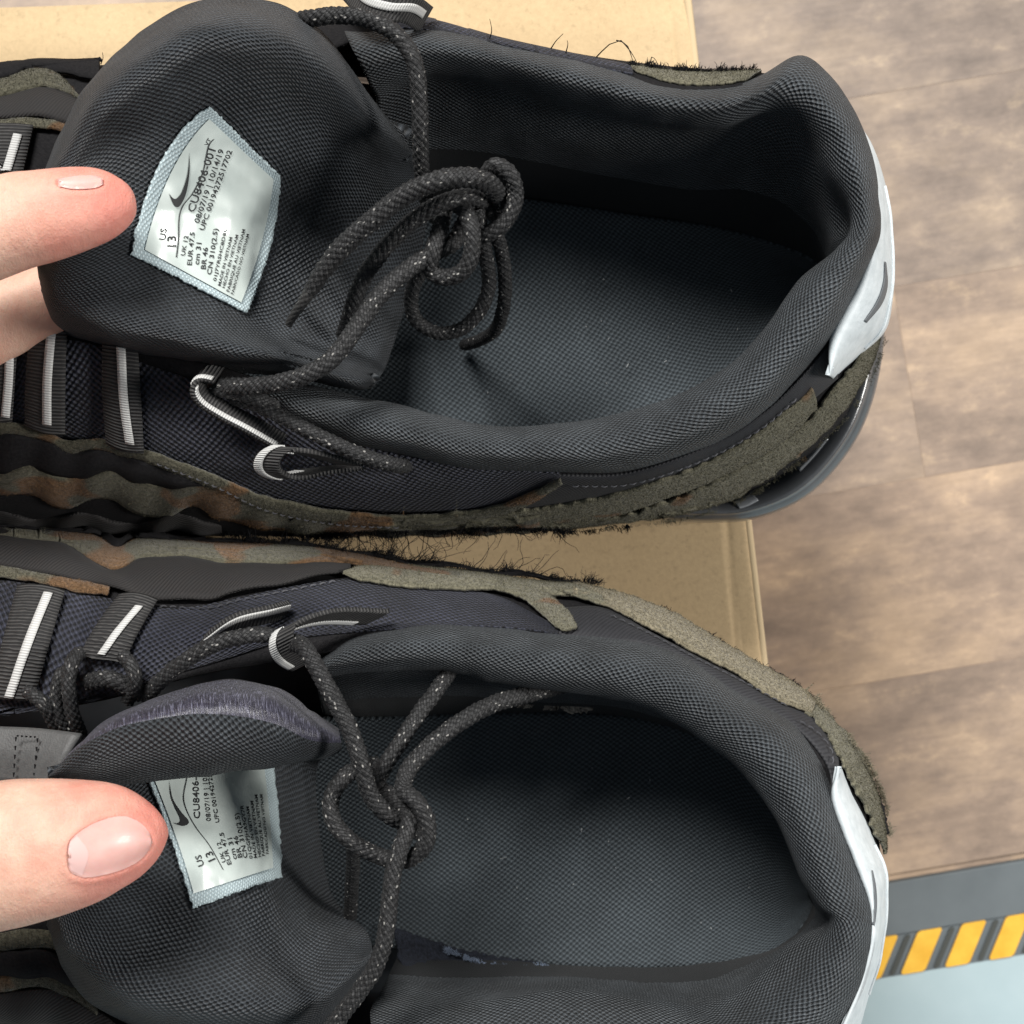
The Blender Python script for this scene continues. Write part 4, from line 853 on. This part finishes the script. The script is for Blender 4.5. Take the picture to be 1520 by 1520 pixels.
fzb = P3([(660,1408,.037),(700,1424,.038),(740,1434,.039),(780,1438,.039),(812,1432,.036)])
threads('lint_fuzz', fray(fzb, (0, 0.2, 1), 900, 0.0004, 0.0014, 0.9), M['blue_fuzz'], rB, 0.00010)
def specks(n_, x0, x1, y0, y1, root):
    sp = []
    for _ in range(n_):
        p0 = P(rng.uniform(x0, x1), rng.uniform(y0, y1), 0.0322); L_ = rng.uniform(0.0002, 0.0006)
        sp.append([p0, p0 + rng.normal(0, 1, 3) * (L_, L_, L_ * 0.5)])
    threads('lint', sp, M['lint'], root, 0.00016)
specks(26, 620, 1120, 1130, 1400, rB); specks(22, 720, 1120, 400, 600, rA)

# dark torn cloth edge outside the suede, round the near side of the lower sneaker
eo = ev([(850,866,0),(911,878,0),(986,903,0),(1052,940,0),(1119,979,0),(1186,1017,0),(1240,1072,0),(1280,1122,0),(1308,1185,0),(1320,1236,0)], 160); ei = ev([(850,884,0),(904,894,0),(974,922,0),(1038,960,0),(1104,998,0),(1168,1036,0),(1222,1086,0),(1260,1134,0),(1290,1194,0),(1308,1245,0)], 160)
eo[:, :2] += rng.normal(0, 0.9, (160, 2))
G_ = np.array([[P(*(eo[i, :2] * (1 - j / 4) + ei[i, :2] * j / 4), 0.0525 + 0.0015 * j / 4) for j in range(5)] for i in range(160)])
grid('cloth_layer', G_, M['black_cloth'], rB, thick=0.0012)

# ------------------------------------------------------------------ loose fibres
def edge_on(D, pts, off=0.003): return [drop(D['tree'], x, y, off, 0.05) for x, y in pts]
fa = edge_on(A, [(330,775),(420,785),(520,788),(640,788),(760,783),(860,772),(930,764)])
threads('frayed_threads', fray(fa, (0.4, -1, -0.15), 1900, 0.0006, 0.0040, 0.8) + fray(fa[2:6], (0.8, -1, 0), 70, 0.003, 0.008, 0.9) + fray(edge_on(A, [(932,102),(1000,110),(1060,112),(1122,110)], 0.001), (0.1, 1, 0.4), 900, 0.0005, 0.0022, 0.5) + fray(P3([(-80,104,.056),(60,100,.056),(150,94,.058)]), (0, 1, 0.1), 90, 0.0003, 0.0012), M['thread_black'], rA)
fb = edge_on(B, [(330,806),(420,810),(520,822),(620,842),(720,857),(830,872),(900,884)])
threads('frayed_threads', fray(fb, (0.6, 1, 0.1), 1900, 0.0006, 0.0042, 0.8) + fray(fb[1:5], (1.0, 1, 0.1), 80, 0.003, 0.010, 0.9) + fray(P3([(852,869,.054),(911,881,.054),(986,906,.054),(1052,943,.054),(1119,982,.054),(1186,1020,.054),(1240,1075,.054)]), (0.5, 1, 0.2), 700, 0.0004, 0.0016, 0.8), M['thread_black'], rB)
threads('stray_threads', [P3([(726,60,.085),(730,45,.09),(727,28,.094)]), P3([(818,72,.085),(826,60,.09),(836,50,.093)]), P3([(885,85,.08),(900,70,.086),(918,58,.09),(935,75,.088),(945,92,.08)]), P3([(915,60,.088),(930,66,.09),(940,92,.08)]), P3([(965,94,.08),(968,84,.086),(975,92,.085)]), P3([(840,78,.085),(843,66,.09),(842,60,.092)]), P3([(150,95,.066),(153,86,.07),(152,78,.072)])], M['thread_black'], rA, 0.00018)
def wander(e, dirv, n_, L0, L1):
    e = ev(e, 300); out_ = []
    for _ in range(n_):
        p = e[rng.integers(20, 280)].copy(); d_ = np.array(dirv, float) + rng.normal(0, 0.5, 3); q = [p.copy()]; L_ = rng.uniform(L0, L1) / 5
        for _k in range(5): d_ = d_ / np.linalg.norm(d_) + rng.normal(0, 0.45, 3) * (1, 1, 0.4); p = p + d_ / np.linalg.norm(d_) * L_; q.append(p.copy())
        out_.append(q)
    return out_
threads('stray_threads', wander(fa[1:6], (0.7, -0.8, 0.05), 46, 0.004, 0.011), M['thread_black'], rA, 0.00013)
threads('stray_threads', wander(fb[1:6], (0.9, 0.5, 0.05), 56, 0.004, 0.012), M['thread_black'], rB, 0.00013)
fz = edge_on(A, [(900,768),(1000,756),(1080,733),(1150,690),(1210,642),(1260,588),(1296,530),(1308,490)], 0.003)
threads('suede_fuzz', fray(fz, (0.6, -0.6, 0.5), 900, 0.0004, 0.0016, 0.7), M['suede'], rA, 0.00008)
fz = edge_on(B, [(1200,1050),(1240,1095),(1272,1140),(1298,1195),(1312,1245)], 0.003)
threads('suede_fuzz', fray(fz, (0.7, 0.3, 0.5), 900, 0.0005, 0.0026, 0.6), M['suede_light'], rB, 0.00009)


# ------------------------------------------------------------------ hands
def finger_verts(axis, flat, V, Fc, twist=0.0):
    ax = np.array([[*P(x, y, z), r] for x, y, z, r in axis]); n = 70
    q = ev(ax, n); p = q[:, :3]; r = np.maximum(q[:, 3], 0.0003)
    t = np.gradient(p, axis=0); t /= np.linalg.norm(t, axis=1)[:, None]
    side = np.cross(t, (0, 0, 1.0)); side /= np.linalg.norm(side, axis=1)[:, None]; up = np.cross(side, t)
    m = 32; k0 = len(V)
    for i in range(n):
        for j in range(m):
            a = 2 * math.pi * j / m; V.append(tuple(p[i] + side[i] * math.cos(a) * r[i] + up[i] * math.sin(a) * r[i] * flat))
    for i in range(n - 1):
        for j in range(m): Fc.append((k0 + i * m + j, k0 + (i + 1) * m + j, k0 + (i + 1) * m + (j + 1) % m, k0 + i * m + (j + 1) % m))
    Fc.append(tuple(k0 + j for j in range(m))); Fc.append(tuple(k0 + (n - 1) * m + j for j in reversed(range(m))))

def hand(label, chains, skin, nail_a, nail_b, moon, seed):
    V, Fc = [], []
    for axis, flat in chains: finger_verts(axis, flat, V, Fc)
    me = bpy.data.meshes.new('hand'); me.from_pydata(V, [], Fc)
    o = bpy.data.objects.new('hand', me); col.objects.link(o)
    rm = o.modifiers.new('r', 'REMESH'); rm.mode = 'VOXEL'; rm.voxel_size = 0.0007
    sm = o.modifiers.new('s', 'SMOOTH'); sm.factor = 0.5; sm.iterations = 8
    dg = bpy.context.evaluated_depsgraph_get(); m2 = bpy.data.meshes.new_from_object(o.evaluated_get(dg))
    bpy.data.objects.remove(o); bpy.data.meshes.remove(me); m2.name = 'hand'
    # skin folds raised round the nail bed
    nv = len(m2.vertices); co = np.zeros(nv * 3); m2.vertices.foreach_get('co', co); co = co.reshape(-1, 3)
    no = np.zeros(nv * 3); m2.vertices.foreach_get('normal', no); no = no.reshape(-1, 3)
    kk = F / (H - co[:, 2]); px = np.stack([760 + co[:, 0] * kk, 760 - co[:, 1] * kk], 1)
    poly = np.vstack([ev([(x, y, 0) for x, y in nail_a], 40)[:, :2], ev([(x, y, 0) for x, y in nail_b], 40)[::-1, :2]])
    near = np.where((no[:, 2] > -0.1) & (px[:, 0] > poly[:, 0].min() - 40) & (px[:, 0] < poly[:, 0].max() + 40) & (px[:, 1] > poly[:, 1].min() - 40) & (px[:, 1] < poly[:, 1].max() + 40))[0]
    for i in near:
        d = np.sqrt(((poly - px[i]) ** 2).sum(1).min())
        x, y = px[i]; ins = False; j = len(poly) - 1
        for k_ in range(len(poly)):
            if (poly[k_][1] > y) != (poly[j][1] > y) and x < (poly[j][0] - poly[k_][0]) * (y - poly[k_][1]) / (poly[j][1] - poly[k_][1] + 1e-9) + poly[k_][0]: ins = not ins
            j = k_
        a = (-0.00015 * min(1, d / 6) if ins else 0.00030 * math.exp(-((d - 5) / 7) ** 2))
        co[i] += no[i] * a
    m2.vertices.foreach_set('co', co.reshape(-1)); m2.update()
    m2.polygons.foreach_set('use_smooth', np.ones(len(m2.polygons), bool))
    m2.materials.clear(); o = link('hand', m2, M[skin], None)
    o['label'] = label; o['category'] = 'hand'
    tr = BVHTree.FromPolygons([tuple(q) for q in co], [tuple(p.vertices) for p in m2.polygons])
    nl, G = strip('thumb_nail', tr, nail_a, nail_b, M['nail'], o, off=0.0003, bulge=0.0005, thick=0.0, n=40, m=16, zg=0.13)
    if moon:
        strip('nail_moon', bvh(G), moon[0], moon[1], M['nail_pale'], nl, off=0.00006, bulge=0.0, thick=0.0, n=30, m=10, zg=0.13)
    return o

hand('thumb and fingertip pinching the tongue of the upper sneaker', [
 ([(-430,500,.112,.0135),(-200,408,.121,.0118),(0,336,.123,.0104),(60,322,.123,.0098),(110,311,.122,.0090),(150,303,.121,.0078),(178,296,.1195,.0058),(192,291,.1185,.0034),(199,289,.1180,.0006)], 0.85),
 ([(-520,620,.088,.0125),(-300,580,.088,.0112),(-150,540,.088,.0102),(-40,492,.087,.0098),(30,460,.087,.0092),(85,440,.088,.0080),(120,428,.089,.0050),(132,424,.089,.0008)], 0.85),
 ([(-540,690,.092,.0120),(-360,690,.088,.0105),(-250,660,.084,.0100),(-200,610,.082,.0085),(-180,590,.082,.0010)], 0.9),
 ([(-560,770,.094,.0115),(-400,780,.090,.0100),(-310,740,.086,.0095),(-280,690,.084,.0080),(-272,670,.084,.0010)], 0.9),
 ([(-580,840,.096,.0100),(-460,850,.092,.0085),(-390,810,.088,.0080),(-370,770,.086,.0010)], 0.9),
 ([(-400,560,.102,.010),(-480,620,.100,.028),(-640,680,.102,.039),(-820,720,.108,.037),(-980,750,.114,.029),(-1100,770,.118,.027),(-1500,830,.125,.030)], 0.42)],
 'skin_upper', [(84,267),(104,263),(124,261),(142,262),(154,267)], [(86,278),(106,282),(126,282),(143,280),(154,275)], None, 1)
hand('thumb with pink nail pressing the tongue of the lower sneaker', [
 ([(-430,1370,.120,.0165),(-200,1310,.128,.0154),(0,1270,.130,.0152),(60,1260,.130,.0145),(110,1252,.129,.0134),(160,1244,.127,.0117),(200,1241,.125,.0092),(228,1239,.1235,.0060),(243,1238,.1225,.0030),(250,1238,.1220,.0006)], 0.78),
 ([(-540,1330,.086,.0125),(-320,1260,.084,.0112),(-160,1230,.084,.0104),(-20,1225,.084,.0098),(70,1225,.085,.0085),(120,1225,.086,.0050),(135,1225,.086,.0008)], 0.8),
 ([(-560,1400,.086,.0120),(-370,1390,.080,.0105),(-250,1380,.076,.0100),(-200,1370,.074,.0010)], 0.9),
 ([(-580,1470,.088,.0115),(-420,1480,.082,.0100),(-320,1470,.078,.0095),(-280,1460,.076,.0010)], 0.9),
 ([(-600,1540,.090,.0100),(-480,1550,.086,.0085),(-410,1540,.082,.0010)], 0.9),
 ([(-420,1350,.104,.011),(-500,1390,.102,.029),(-660,1430,.104,.040),(-840,1460,.110,.038),(-1000,1480,.116,.030),(-1120,1490,.120,.028),(-1500,1520,.125,.030)], 0.42)],
 'skin_lower', [(99,1266),(104,1247),(122,1231),(148,1218),(178,1211),(203,1218),(219,1233),(225,1247)], [(99,1274),(104,1294),(124,1302),(152,1299),(182,1290),(206,1277),(220,1262),(225,1251)], ([(104,1250),(101,1270),(105,1292)], [(114,1240),(131,1266),(122,1300)]), 2)
